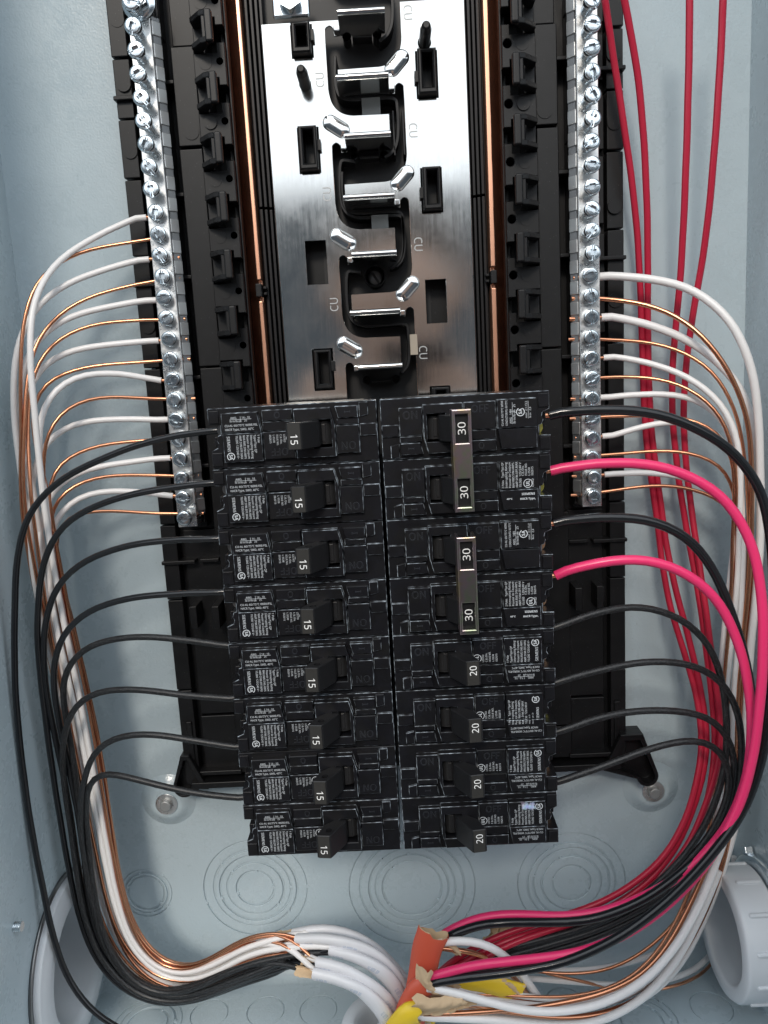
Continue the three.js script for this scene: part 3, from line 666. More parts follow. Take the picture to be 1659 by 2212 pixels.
// lever profile in (s, z), thickened along t
const lev = [[34, ZF + 14.7], [34.5, ZF + 15.2], [39.9, ZF + 15.9], [40.4, ZF + 15.3], [46.2, ZF + 5.4], [46.6, ZF + 2], [45.4, ZF - 12], [40, ZF - 10], [41.4, ZF + 3], [36.8, ZF + 7]];
const leverG = toM((() => {
  let g = ext(poly(lev), 0, LT1 - LT0, .3).rotateX(Math.PI / 2);       // (s, z, t) -> y down
  g.translate(0, -LT0, 0);
  g = clean(g);
  const hole = new THREE.CylinderGeometry(1.5, 1.5, 5, 18).translate(39.3, -LT0, ZF + 11.4);
  return clean(csg(g, hole));
})());
const drumG = toM(merge([new THREE.CylinderGeometry(5.2, 5.2, 9.4, 28).translate(47.6, -12.3, ZF - 4.6), box(46.8, 48.6, -16.2, -8.6, ZF - 1, ZF + .9, .3)]));
const numG = toM((() => { // printed face on the lever's tip, its sky sheen painted into the grey
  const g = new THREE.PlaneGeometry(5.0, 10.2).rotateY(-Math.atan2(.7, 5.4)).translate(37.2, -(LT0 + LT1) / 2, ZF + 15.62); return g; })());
const tScrewG = toM(merge([cyl(0, 0, -5, 0, 3.3, 3.3, 24), box(-3, 3, -.5, .5, -.2, .3)]));
const clampG = toM(box(3.4, 6.2, -11, -7, 62, 78, .4));
function poleParts(t, mat, num, dy, screwMat) {
  const sub = (name, g, m) => { const o = new THREE.Mesh(g, m); o.name = name; o.castShadow = o.receiveShadow = true; o.position.y = dy * MM; t.add(o); return o; };
  sub('case', caseG, mat);
  const l = sub('lever', leverG, leverMat);
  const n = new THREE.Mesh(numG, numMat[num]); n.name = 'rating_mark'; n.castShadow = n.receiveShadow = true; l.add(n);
  sub('lever_drum', drumG, drumMat);
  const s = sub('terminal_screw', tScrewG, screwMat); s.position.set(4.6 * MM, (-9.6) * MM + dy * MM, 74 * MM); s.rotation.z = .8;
  sub('wire_clamp', clampG, M.darkSteel);
}
const ROW = 25.4;
const ordinal = ['first', 'second', 'third', 'fourth', 'fifth', 'sixth', 'seventh', 'eighth'];
const topW = ['topmost', 'second down', 'third down', 'fourth down', 'fifth down', 'sixth down', 'seventh down', 'lowest'];
for (let k = 0; k < 8; k++) {
  const t = thing('circuit_breaker', `black single-pole 15-amp breaker, ${topW[k]} in its column`, 'breaker', [-70.6, -ROW * k - .2, 0], 'column of 15-amp breakers');
  poleParts(t, caseMat[['single', 'single2', 'single3', 'single4'][k % 4]], '15', 0, M.darkSteel);  // dark screw material puts the shade of the terminal recess into the colour
}
const turn = (t, k, n) => { t.position.set(71 * MM, (-ROW * (k + n) + .2) * MM, 0); t.rotation.z = Math.PI; };
const tieMat = (() => {
  const tx = noiseTex(128, (x, y) => { const n = nA(x, y * .5) + .4 * nB(x, y), a = [186, 172, 126], b = [178, 160, 168], c = [160, 176, 146], f = Math.min(1, Math.max(0, n - .2)), m = (p, q, w) => p + (q - p) * w; return f < .5 ? a.map((v, i) => cl(m(v, b[i], f * 2))) : b.map((v, i) => cl(m(v, c[i], f * 2 - 1))); }, [1, 1], true);
  return S({ map: tx, metalness: 1, roughness: .3 });
})();
for (const [i, k] of [[0, 0], [1, 2]]) {
  const t = thing('double_breaker', i ? 'lower black two-pole 30-amp breaker with a metal handle tie' : 'upper black two-pole 30-amp breaker with a metal handle tie', 'breaker', [0, 0, 0], 'two-pole 30-amp breakers');
  turn(t, k, 2);
  poleParts(t, caseMat.poleB, '30', 0, i ? M.brass : M.bronze); poleParts(t, caseMat.poleA, '30', -ROW, i ? M.brass : M.bronze);
  // folded steel channel over both levers
  const cx = 38.3, y0 = -ROW - 20, y1 = -4.7, w = 3.9;
  const s = poly([[cx - w, y0], [cx + w, y0], [cx + w, y1], [cx - w, y1]]);
  const c1 = -(LT0 + LT1) / 2 - .2, c2 = c1 - ROW;
  for (const c of [c1, c2]) s.holes.push(rectHole(cx - 2.45, c - 5.6, cx + 2.45, c + 5.6));
  const tie = mk('handle_tie', [planarUV(ext(s, ZF + 17, ZF + 18.6, .5, 2), 0, 0, 50, 50), planarUV(box(cx - w, cx - w + 1, y0 + .1, y1 - .1, ZF + 7, ZF + 18.2, .3), 0, 0, 50, 50), planarUV(box(cx + w - 1, cx + w, y0 + .1, y1 - .1, ZF + 8, ZF + 18.2, .3), 0, 0, 50, 50)], tieMat, t);
  for (const c of [c1, c2]) mk('rating_plate', new THREE.PlaneGeometry(5.2, 11.9).translate(cx, c, ZF + 16.6), numMat['30'], tie);
}
for (let k = 4; k < 8; k++) {
  const lab = ['black single-pole 20-amp breaker directly below the two-pole breakers', 'dusty black 20-amp breaker, second below the two-pole breakers', 'black single-pole 20-amp breaker, third below the two-pole breakers', 'lowest black 20-amp breaker with a pale smear on its label'][k - 4];
  const t = thing('circuit_breaker', lab, 'breaker', [0, 0, 0], 'single-pole 20-amp breakers'); turn(t, k, 1);
  poleParts(t, caseMat[['single3', 'variant', 'single2', 'smear'][k - 4]], '20', 0, k === 5 ? M.bronze : M.brass);
}

// ---------------------------------------------------------------- wires
// lanes: offset a (mm, across the run in the xy plane) and b (mm, toward the viewer) from a run's centre line
let laneNo = 0;
function lanePts(run, a0, b0) {
  const out = [], ph = 1.7 * laneNo++, wob = Math.min(1, run.length / 12);
  for (let i = 0; i < run.length; i++) {
    const a = a0 + wob * (1.15 * Math.sin(i * .47 + ph) + .5 * Math.sin(i * 1.1 + ph * 2.3)), b = b0 + .9 * Math.sin(i * .39 + ph * 1.6);
    const p = run[i].clone(), q = run[Math.min(run.length - 1, i + 1)], r = run[Math.max(0, i - 1)];
    const d = V3(q.x - r.x, q.y - r.y, 0).normalize();
    out.push(V3(p.x - d.y * a, p.y + d.x * a, p.z + b));
  }
  return out;
}
const runOf = (px, zs) => path(px, zs);
function wire(name, label, group, mat, r, pts, opt = {}) {
  if (mat === M.copper) { const o = mk(name, tube(pts, r, 8), M.copper); return tag(o, label, 'wire', group); }
  const t = thing(name, label, 'wire', [0, 0, 0], group);
  mk('insulation', tube(pts, r, 12), mat, t);
  if (opt.bare) mk('bare_end', tube(opt.bare, opt.br ?? .85, 8, 2), M.copper, t);
  return t;
}
function relax(pts, it = 14) {                                            // even spacing, then soften kinks; ends stay put
  const c = new THREE.CatmullRomCurve3(pts, false, 'centripetal'), n = Math.max(8, Math.round(c.getLength() / 6));
  let a = c.getSpacedPoints(n);
  for (let k = 0; k < it; k++) a = a.map((p, i) => i < 2 || i > a.length - 3 ? p : p.clone().multiplyScalar(.5).addScaledVector(a[i - 1], .25).addScaledVector(a[i + 1], .25));
  const f = pts[0].y * 3.1;
  return a.map((p, i) => i < 3 || i > a.length - 3 ? p : p.clone().add(V3(.14 * Math.sin(i * .31 + f) + .05 * Math.sin(i * 1.3 + f), .2 * Math.sin(i * .37 + f * 2) + .06 * Math.sin(i * 1.1), .12 * Math.sin(i * .4 + f * 3))));
}
const inBox = (pts, r) => relax(pts).map(p => V3(Math.max(XL + r + .6, Math.min(XR - r - .6, p.x)), Math.max(YB + r + .5, p.y), Math.max(r + .5, p.z)));
const after = (pts, run, skipBelow) => { const e = pts[pts.length - 1]; return pts.concat(run.filter(p => p.y < e.y - skipBelow)); };

// runs on the side of the 15-amp breakers
const whiteRunL = runOf([[72, 1030], [88, 1150], [112, 1300], [140, 1430], [165, 1540], [186, 1650], [206, 1760], [224, 1860], [246, 1960], [272, 2030], [308, 2082], [352, 2112], [405, 2120], [455, 2106], [498, 2076], [542, 2048], [590, 2034], [640, 2036]], [44, 40, 36, 34, 34, 36, 40, 46, 52]);
const blackRunL = runOf([[84, 1260], [92, 1350], [104, 1440], [122, 1560], [142, 1670], [160, 1770], [172, 1860], [184, 1945], [200, 2015], [226, 2075], [262, 2122], [310, 2154], [365, 2168], [420, 2158], [480, 2126], [530, 2100], [585, 2086], [640, 2084]], [52, 50, 46, 44, 44, 46, 50, 54, 56]);
const mouths = [[662, 2022, 52], [672, 2034, 56], [716, 2050, 60], [700, 2080, 64], [690, 2100, 66]];
const toMouth = (i, du = 0, dv = 0) => { const m = mouths[i]; return [P(m[0] - 26 + du, m[1] + dv, m[2]), P(m[0] + 16 + du, m[1] + dv + 3, m[2])]; };
const c5 = a => crop(0, 493.7, .3307, a), c19 = a => crop(0, 1042.4, .3307, a);
const LW = [
  [['W', [[600, 60], [420, 150], [300, 250], [230, 350], [205, 440], [190, 600], [190, 800], [205, 1000], [225, 1200], [245, 1400]], 16, [26, 34, 44, 50, 52, 52, 50]],
   ['C', [[700, 115], [520, 135], [430, 160], [300, 235], [210, 310], [160, 420], [145, 560], [130, 750], [126, 950], [135, 1200], [155, 1450]], 15, [25, 30, 40, 44, 46, 46]]],
  [['W', [[700, 260], [500, 310], [350, 370], [260, 440], [205, 500], [140, 590], [105, 690], [84, 800], [78, 950], [82, 1100], [97, 1350]], 14, [25, 30, 38, 40, 40, 40]],
   ['C', [[760, 400], [500, 450], [380, 520], [280, 610], [215, 700], [180, 850], [165, 1000], [160, 1200], [170, 1400]], 13, [25, 30, 38, 44, 46]]],
  [['W', [[880, 480], [600, 515], [420, 570], [300, 630], [215, 690], [160, 770], [130, 870], [114, 1020], [114, 1200], [122, 1400]], 12, [25, 29, 33, 36, 36]],
   ['C', [[800, 595], [600, 605], [420, 650], [310, 720], [230, 820], [185, 950], [168, 1080], [175, 1250], [195, 1450]], 11, [25, 30, 38, 42, 43]]],
  [['W', [[800, 750], [550, 770], [400, 790], [300, 820], [220, 870], [172, 940], [152, 1060], [152, 1250], [165, 1450]], 10, [25, 28, 31, 33, 34]],
   ['C', [[850, 870], [600, 890], [450, 910], [330, 940], [225, 985], [185, 1060], [178, 1160], [192, 1300], [215, 1450]], 9, [25, 28, 33, 37, 38]]],
  [['W', [[900, 950], [700, 925], [550, 920], [420, 945], [330, 1000], [265, 1080], [235, 1180], [226, 1300], [236, 1450]], 8, [25, 32, 40, 44, 45]],
   ['C', [[900, 1110], [700, 1085], [550, 1080], [430, 1110], [340, 1180], [290, 1270], [265, 1380], [258, 1500]], 7, [25, 32, 40, 45, 46]]],
  [['W', [[850, 1245], [650, 1230], [500, 1235], [380, 1270], [300, 1315], [252, 1365], [226, 1440], [218, 1550]], 6, [25, 27, 30, 33, 35]],
   ['C', [[900, 1390], [650, 1405], [480, 1430], [370, 1470], [310, 1530], [276, 1600], [262, 1700]], 5, [25, 30, 37, 42, 43]]],
  [['W', [[900, 1515], [650, 1540], [500, 1570], [400, 1600], [335, 1645], [290, 1710], [270, 1790]], 4, [25, 27, 29, 31, 33]],
   ['C', [[950, 1610], [750, 1595], [600, 1600], [470, 1630], [380, 1670], [320, 1730], [295, 1800]], 3, [25, 29, 35, 39, 41]]],
  [['W', [[950, 1709], [700, 1699], [550, 1709], [430, 1744], [355, 1797], [318, 1870], [305, 1950]], 2, [25, 29, 33, 35, 36]],
   ['C', [[900, 1849], [650, 1839], [480, 1829], [395, 1826], [340, 1852], [318, 1910], [320, 1990]], 1, [25, 30, 38, 43, 45]]],
];
const laneW = [[5.0, 4.6], [-5.6, 0], [-2.6, 0], [.4, 0], [4.0, 2.0], [-4.1, 2.7], [-1.0, 2.8], [2.0, 4.9]];
const laneC = [[-6.9, 2.6], [-2.6, 4.9], [-.6, 5.4], [7.4, 1.0], [6.6, 3.2], [7.6, 3.9], [2.6, -.6], [8.4, 2.4]];
const nth = ['top', 'second', 'third', 'fourth', 'fifth', 'sixth', 'seventh', 'lowest'];
LW.forEach((pair, i) => pair.forEach(([kind, px, idx, zs]) => {
  const { xc, y0, hw } = barInfo[-1], y = y0 + (idx - 1) * PITCH, zb = ZB - BH / 2 - .4;
  const W = kind === 'W', r = W ? 1.45 : .85;
  const own = path(c5(px), zs);
  const st = W ? [V3(xc - hw - 1.6 - (idx % 3) * .7, y, zb), V3(xc - hw - 6, y + .1, zb + .2)] : [V3(xc + hw + .8 + (idx * 7 % 5) * .6, y, zb), V3(xc, y, zb), V3(xc - hw - 4, y, zb)];
  const lane = W ? laneW[i] : laneC[i];
  let pts = st.concat(own); const e = pts[pts.length - 1];
  const run = lanePts(whiteRunL, lane[0], lane[1]).filter(p => p.y < e.y - 9 || p.x > -100);
  pts = pts.concat(run, toMouth(i % 5, W ? 0 : 4, W ? -6 : 5));
  pts = inBox(pts, r);
  const opt = W ? { bare: [V3(xc + hw + 1 + (idx * 5 % 4) * .5, y, zb), V3(xc, y, zb), st[0].clone().add(V3(.2, 0, 0)), st[0].clone().add(V3(-1, 0, 0))] } : {};
  wire(W ? 'white_wire' : 'bare_copper_wire', W ? `white insulated wire, ${nth[i]} of the whites on bar beside 15-amp breakers` : `bare copper wire, ${nth[i]} of the coppers on bar beside 15-amp breakers`,
    W ? 'white wires on the bar beside the 15-amp breakers' : 'copper wires on the bar beside the 15-amp breakers', W ? M.white : M.copper, r, pts, opt);
}));
const LB_ = [
  [[[473, 930], [413, 933], [347, 943], [281, 963], [215, 990], [159, 1016], [116, 1039], [99, 1055], [66, 1082], [50, 1108], [40, 1141], [35, 1181], [31, 1240], [31, 1339], [31, 1439], [35, 1521], [42, 1600], [52, 1690], [69, 1809], [90, 1899], [102, 1968], [113, 2026], [132, 2091], [157, 2144], [185, 2181], [230, 2215], [300, 2238]], null, [70, 66, 60, 62, 62, 64, 66, 70, 70]],
  [[[460, 1044], [380, 1047], [314, 1060], [248, 1077], [182, 1097], [142, 1116], [112, 1144], [94, 1174], [88, 1214], [84, 1257], [85, 1306]], [-4.8, 0], [70, 64, 58, 56, 54]],
  [crop(0, 1042.4, .3307, [[1420, 368], [1100, 372], [900, 385], [700, 430], [550, 490], [430, 560], [350, 640], [305, 740], [288, 850], [288, 1000]]), [-1.7, -.2], [70, 62, 56, 54, 52]],
  [crop(0, 1042.4, .3307, [[1455, 715], [1150, 725], [900, 735], [720, 760], [570, 815], [470, 880], [390, 960], [345, 1060], [330, 1180], [340, 1350]]), [1.4, 0], [70, 64, 58, 55, 52]],
  [crop(0, 1042.4, .3307, [[1525, 1067], [1350, 1050], [1150, 1020], [950, 995], [800, 990], [650, 1015], [520, 1065], [430, 1140], [390, 1240], [380, 1370]]), [4.5, .4], [70, 66, 60, 56, 52]],
  [crop(0, 1042.4, .3307, [[1525, 1410], [1300, 1400], [1100, 1375], [900, 1340], [750, 1328], [600, 1350], [500, 1390], [440, 1440], [415, 1530], [410, 1650]]), [-.2, 2.8], [70, 66, 60, 56, 54]],
  [[[516, 1614], [450, 1604], [384, 1595], [336, 1584], [278, 1577], [243, 1581], [213, 1596], [194, 1615], [185, 1633], [178, 1661], [176, 1696], [179, 1742]], [3.0, 3.0], [70, 66, 62, 58, 56]],
  [[[524, 1723], [450, 1719], [384, 1709], [347, 1702], [301, 1689], [255, 1670], [220, 1654], [201, 1648], [190, 1655], [184, 1672], [181, 1700], [182, 1735]], [6.0, 2.4], [70, 66, 62, 57, 54]],
];
LB_.forEach(([px, lane, zs], k) => {
  let pts = path(px, zs); const s0 = pts[0].clone();
  pts.unshift(s0.clone().add(V3(3.2, .1, -.4)));
  if (lane) { const e = pts[pts.length - 1]; pts = pts.concat(lanePts(blackRunL, lane[0], lane[1]).filter(p => p.y < e.y - 9 || p.x > -110), toMouth(k % 5, -2, k % 2 ? 6 : 1)); }
  pts = inBox(pts, 1.5);
  wire('black_wire', k ? `thin black wire curving from the ${topW[k]} 15-amp breaker into the bundle`.replace('lowest 15', 'lowest 15') : 'lone thin black wire from topmost 15-amp breaker running along the wall', 'thin black wires to the 15-amp breakers', k > 3 ? M.blackScuff : M.blackWire, 1.5, pts,
    { bare: [s0.clone().add(V3(2.6, .1, -.3)), s0.clone().add(V3(6.5, .1, -.6))] });
});

// wires on the other side
const c6 = a => crop(1097.2, 548.6, .3386, a), c20 = a => crop(1097.2, 1097.2, .3386, a);
const whiteRunR = runOf([[1606, 1110], [1606, 1190], [1600, 1280], [1590, 1390], [1582, 1500], [1578, 1600], [1574, 1700], [1562, 1790], [1540, 1870], [1508, 1950], [1470, 2030], [1420, 2100], [1350, 2148], [1260, 2172], [1160, 2172], [1060, 2158], [985, 2150]], [34, 32, 30, 30, 32, 36, 42, 50, 56, 58, 58]);
const RW = [
  ['W', [[800, 135], [1000, 155], [1150, 195], [1300, 270], [1400, 360], [1480, 470], [1540, 600], [1580, 750], [1600, 900], [1606, 1100], [1604, 1400]], 12, [24, 34, 44, 48, 46, 40]],
  ['C', [[750, 275], [950, 320], [1100, 380], [1220, 460], [1320, 590], [1400, 720], [1480, 850], [1530, 960], [1550, 1080], [1555, 1300], [1550, 1500]], 11, [24, 34, 42, 46, 44, 40]],
  ['W', [[800, 420], [950, 450], [1100, 505], [1250, 590], [1350, 670], [1450, 760], [1510, 850], [1560, 960], [1585, 1080], [1590, 1300]], 10, [24, 30, 36, 38, 36]],
  ['C', [[800, 545], [1000, 570], [1150, 610], [1280, 680], [1360, 760], [1420, 870], [1470, 980], [1500, 1120], [1520, 1300], [1525, 1500]], 9, [24, 32, 40, 42, 40]],
  ['W', [[800, 655], [950, 690], [1100, 740], [1250, 815], [1370, 910], [1440, 1010], [1480, 1120], [1492, 1300], [1490, 1500]], 8, [24, 32, 40, 42, 40]],
  ['C', [[850, 770], [1000, 785], [1150, 820], [1270, 880], [1350, 960], [1410, 1050], [1440, 1160], [1452, 1350], [1462, 1550]], 7, [24, 32, 38, 42, 40]],
  ['W', [[800, 885], [1000, 870], [1150, 880], [1280, 920], [1370, 980], [1425, 1060], [1458, 1160], [1476, 1320]], 6, [24, 28, 32, 34, 34]],
  ['C', [[850, 1030], [1000, 1015], [1150, 1020], [1280, 1045], [1380, 1090], [1430, 1150], [1455, 1270], [1470, 1420]], 5, [24, 28, 34, 36, 36]],
  ['W', [[750, 1110], [900, 1075], [1050, 1050], [1200, 1045], [1320, 1075], [1415, 1140], [1466, 1240], [1484, 1380]], 4, [24, 26, 29, 30, 30]],
  ['C', [[800, 1260], [1000, 1240], [1150, 1240], [1300, 1270], [1400, 1315], [1455, 1370], [1478, 1480]], 3, [24, 28, 32, 34, 34]],
  ['W', [[800, 1385], [1000, 1390], [1150, 1410], [1300, 1460], [1400, 1515], [1470, 1590]], 2, [24, 26, 28, 28]],
  ['C', [[750, 1480], [950, 1465], [1150, 1475], [1300, 1505], [1410, 1555], [1480, 1640]], 1, [24, 27, 30, 31]],
];
const laneRW = [[5.6, 3.2], [4.2, .2], [-4.6, 4.8], [-1.4, 4.6], [-6, 1.8], [1.2, -.6]], laneRC = [[1.8, 5.2], [.2, 3.0], [-3.2, 2.2], [-7.8, 3.9], [-2.2, .2], [3.4, 3.0]];
const n6 = ['top', 'second', 'third', 'fourth', 'fifth', 'lowest'];
const rEnd = [[P(940, 2140, 66), P(905, 2134, 66)], [P(935, 2182, 70), P(895, 2190, 70)], [P(1010, 2040, 60), P(950, 2030, 56)]];
RW.forEach(([kind, px, idx, zs], j) => {
  const { xc, y0, hw } = barInfo[1], y = y0 + (idx - 1) * PITCH, zb = ZB - BH / 2 - .4, i = j >> 1, W = kind === 'W', big = j < 3, r = W ? (big ? 1.9 : 1.45) : (big ? 1.15 : .85);
  const st = W ? [V3(xc + hw + 1.2 + (idx % 3) * .9, y, zb), V3(xc + hw + 7, y, zb + .3)] : [V3(xc - hw - 1.5 - (idx * 3 % 4) * .9, y, zb), V3(xc, y, zb), V3(xc + hw + 4, y, zb)];
  const lane = W ? laneRW[i] : laneRC[i];
  let pts = st.concat(path(c6(px), zs)); const e = pts[pts.length - 1];
  const run = lanePts(whiteRunR, lane[0], lane[1]).filter(p => p.y < e.y - 9 || p.x < 100);
  pts = inBox(pts.concat(run, i % 2 ? rEnd[1] : rEnd[0]), r);
  wire(W ? 'white_wire' : 'bare_copper_wire', W ? `white insulated wire, ${n6[i]} of the whites on bar beside 30-amp breakers` : `bare copper wire, ${n6[i]} of the coppers on bar beside 30-amp breakers`,
    W ? 'white wires on the bar beside the 30-amp breakers' : 'copper wires on the bar beside the 30-amp breakers', W ? M.white : M.copper, r, pts,
    W ? { bare: [V3(xc - hw - 1.6 - (idx * 5 % 4), y, zb), V3(xc, y, zb), st[0].clone().add(V3(-.2, 0, 0)), st[0].clone().add(V3(1, 0, 0))], br: big ? 1.15 : .85 } : {});
});
// thin red wires that come down from above
const c4 = a => crop(1042.4, 0, .3717, a);
const redRun = runOf([[1522, 1690], [1512, 1750], [1490, 1810], [1452, 1868], [1394, 1922], [1322, 1966], [1260, 1990], [1180, 2006], [1108, 2024], [1062, 2042], [1020, 2066], [975, 2092], [935, 2126], [915, 2170]], [44, 46, 48, 50, 52, 54, 54, 50]);
const reds = [
  [[...c4([[690, -160], [710, 0], [740, 200], [790, 500], [840, 850], [880, 1150], [908, 1476]]), ...c6([[850, 300], [860, 600], [865, 900], [872, 1150], [900, 1400], [945, 1600]]), ...c20([[975, 300], [1020, 600], [1100, 850], [1170, 1050], [1220, 1250], [1248, 1450], [1258, 1620]])], [-4.4, 0], [34, 24, 13, 10, 14, 28, 42]],
  [[...c4([[790, -160], [825, 0], [870, 200], [915, 500], [935, 800], [955, 1150], [965, 1476]]), ...c6([[892, 300], [892, 600], [896, 900], [912, 1150], [940, 1350], [975, 1520]]), ...c20([[990, 100], [1015, 300], [1070, 550], [1140, 780], [1200, 1000], [1250, 1250], [1285, 1450], [1298, 1620]])], [-1.2, 0], [36, 26, 14, 10, 14, 28, 42]],
  [[...c4([[1206, -160], [1203, 0], [1195, 400], [1190, 800], [1175, 1200], [1160, 1476]]), ...c6([[1090, 300], [1060, 500], [1042, 800], [1042, 1000], [1060, 1200], [1085, 1400], [1108, 1600]]), ...c20([[1150, 200], [1200, 450], [1240, 700], [1275, 1000], [1312, 1250], [1336, 1500], [1340, 1640]])], [2.0, .2], [40, 32, 18, 12, 16, 30, 44]],
  [[...c4([[1404, -160], [1397, 0], [1380, 400], [1355, 800], [1320, 1200], [1290, 1476]]), ...c6([[1200, 250], [1160, 450], [1135, 700], [1117, 950], [1122, 1200], [1140, 1400], [1165, 1600]]), ...c20([[1200, 250], [1250, 550], [1290, 850], [1332, 1150], [1368, 1400], [1380, 1600]])], [.6, 3.0], [42, 34, 20, 13, 16, 32, 46]],
];
reds.forEach(([px, lane, zs], i) => {
  let pts = path(px, zs); const e = pts[pts.length - 1];
  pts = inBox(pts.concat(lanePts(redRun, lane[0], lane[1]).filter(p => p.y < e.y - 8)), 1.6);
  wire('red_wire', `thin red wire hanging through the box, ${['nearest to the terminal bar', 'second out from the terminal bar', 'third out from the terminal bar', 'farthest from the terminal bar'][i]}`, 'thin red wires hanging through the box', M.red, 1.6, pts);
});
// heavy wires of the two-pole breakers
const heavy = [
  ['black', 'heavy black wire from top pole of the upper two-pole breaker', [...c6([[262, 1030], [400, 1000], [600, 985], [800, 985], [950, 1000], [1100, 1040], [1250, 1110], [1400, 1210], [1500, 1290], [1580, 1380], [1640, 1480]]), [1662, 1120], [1672, 1220], [1674, 1350], [1668, 1480], [1654, 1605], [1637, 1690], [1612, 1755], [1580, 1800], [1527, 1857], [1460, 1935], [1382, 1998], [1292, 2054], [1201, 2087], [1111, 2098], [1020, 2110], [948, 2120], [912, 2130]], [70, 74, 74, 72, 72, 76, 80, 80, 78, 74]],
  ['pink', 'heavy pinkish red wire from lower pole of the upper two-pole breaker', [...c6([[270, 1385], [450, 1345], [650, 1320], [800, 1315], [950, 1325], [1100, 1360], [1250, 1425], [1370, 1510], [1450, 1590]]), ...c20([[1520, 90], [1570, 200], [1600, 330], [1625, 500], [1635, 700], [1635, 900], [1625, 1100], [1605, 1300], [1580, 1500], [1550, 1700], [1510, 1850]]), [1590, 1765], [1551, 1833], [1503, 1900], [1412, 1984], [1322, 2040], [1261, 2060], [1195, 2069], [1117, 2074], [1032, 2080], [972, 2093], [930, 2111], [908, 2124]], [70, 74, 76, 80, 82, 80, 78, 76, 76, 72]],
  ['black', 'heavy black wire from top pole of the lower two-pole breaker', [...c20([[290, 100], [450, 65], [650, 50], [850, 48], [1000, 75], [1120, 120], [1230, 220], [1310, 350], [1370, 500], [1420, 640], [1470, 800], [1515, 950], [1550, 1100], [1570, 1250], [1578, 1400], [1570, 1600]]), [1618, 1700], [1592, 1765], [1552, 1815], [1503, 1862], [1442, 1915], [1370, 1956], [1292, 1990], [1225, 1998], [1141, 1993], [1056, 1988], [996, 1999], [950, 2026], [928, 2056]], [70, 72, 70, 66, 66, 68, 70, 66, 62, 58]],
  ['pink', 'heavy pinkish red wire from lower pole of the lower two-pole breaker', [...c20([[305, 432], [450, 370], [600, 315], [750, 305], [900, 310], [1050, 350], [1200, 420], [1310, 510], [1390, 620], [1450, 770], [1500, 950], [1540, 1100], [1560, 1250], [1568, 1400], [1560, 1600], [1530, 1790]]), [1595, 1745], [1560, 1810], [1500, 1872], [1430, 1925], [1370, 1950], [1292, 1976], [1225, 1984], [1171, 1978], [1093, 1970], [1020, 1977], [972, 2002], [938, 2040]], [70, 76, 76, 74, 74, 74, 70, 62, 58, 54]],
];
for (const [c, label, px, zs] of heavy) {
  const pts = inBox(path(px, zs), 2.2), s0 = pts[0];
  wire('heavy_wire', label, 'heavy wires to the two-pole breakers', c === 'pink' ? M.pink : M.blackWire, c === 'pink' ? 2.2 : 2.15, pts, { bare: [s0.clone().add(V3(-5.5, -.4, .2)), s0.clone().add(V3(-2, 0, .1)), s0.clone().add(V3(.5, 0, 0))], br: 1.2 });
}
// thin black wires of the 20-amp breakers
const blackRunR = runOf([[1590, 1660], [1582, 1715], [1562, 1770], [1528, 1832], [1470, 1896], [1392, 1956], [1310, 2000], [1220, 2030], [1130, 2054], [1060, 2072], [990, 2096], [940, 2124], [912, 2168]], [60, 60, 58, 56, 54, 52, 52]);
const RBk = [
  [[[300, 765], [450, 700], [600, 640], [750, 605], [850, 600], [950, 615], [1100, 675], [1230, 760], [1310, 850], [1352, 960], [1375, 1100], [1398, 1300], [1410, 1450]], [-4.6, 0]],
  [[[310, 1115], [450, 1060], [600, 1020], [800, 975], [1000, 960], [1150, 970], [1280, 1010], [1380, 1070], [1450, 1160], [1492, 1270], [1500, 1400], [1490, 1560]], [4.0, 0]],
  [[[330, 1425], [480, 1365], [600, 1315], [750, 1285], [950, 1285], [1150, 1275], [1280, 1290], [1380, 1350], [1440, 1430], [1466, 1520], [1470, 1600]], [1, 0]],
  [[[330, 1745], [500, 1680], [700, 1610], [900, 1540], [1050, 1480], [1200, 1445], [1320, 1455], [1400, 1500], [1440, 1570], [1450, 1650]], [-1.8, .6]],
];
RBk.forEach(([px, lane], i) => {
  let pts = path(c20(px), [70, 66, 62, 60, 60]); const s0 = pts[0].clone(), e = pts[pts.length - 1];
  pts.unshift(s0.clone().add(V3(-3, -.8, -.4)));
  pts = inBox(pts.concat(lanePts(blackRunR, lane[0], lane[1]).filter(p => p.y < e.y - 8)), 1.6);
  wire('black_wire', ['thin scuffed black wire from the 20-amp breaker directly below the two-pole breakers', 'thin scuffed black wire from the dusty second 20-amp breaker', 'thin scuffed black wire from the third 20-amp breaker', 'thin scuffed black wire from the lowest 20-amp breaker'][i], 'thin black wires to the 20-amp breakers', M.blackScuff, 1.6, pts);
});

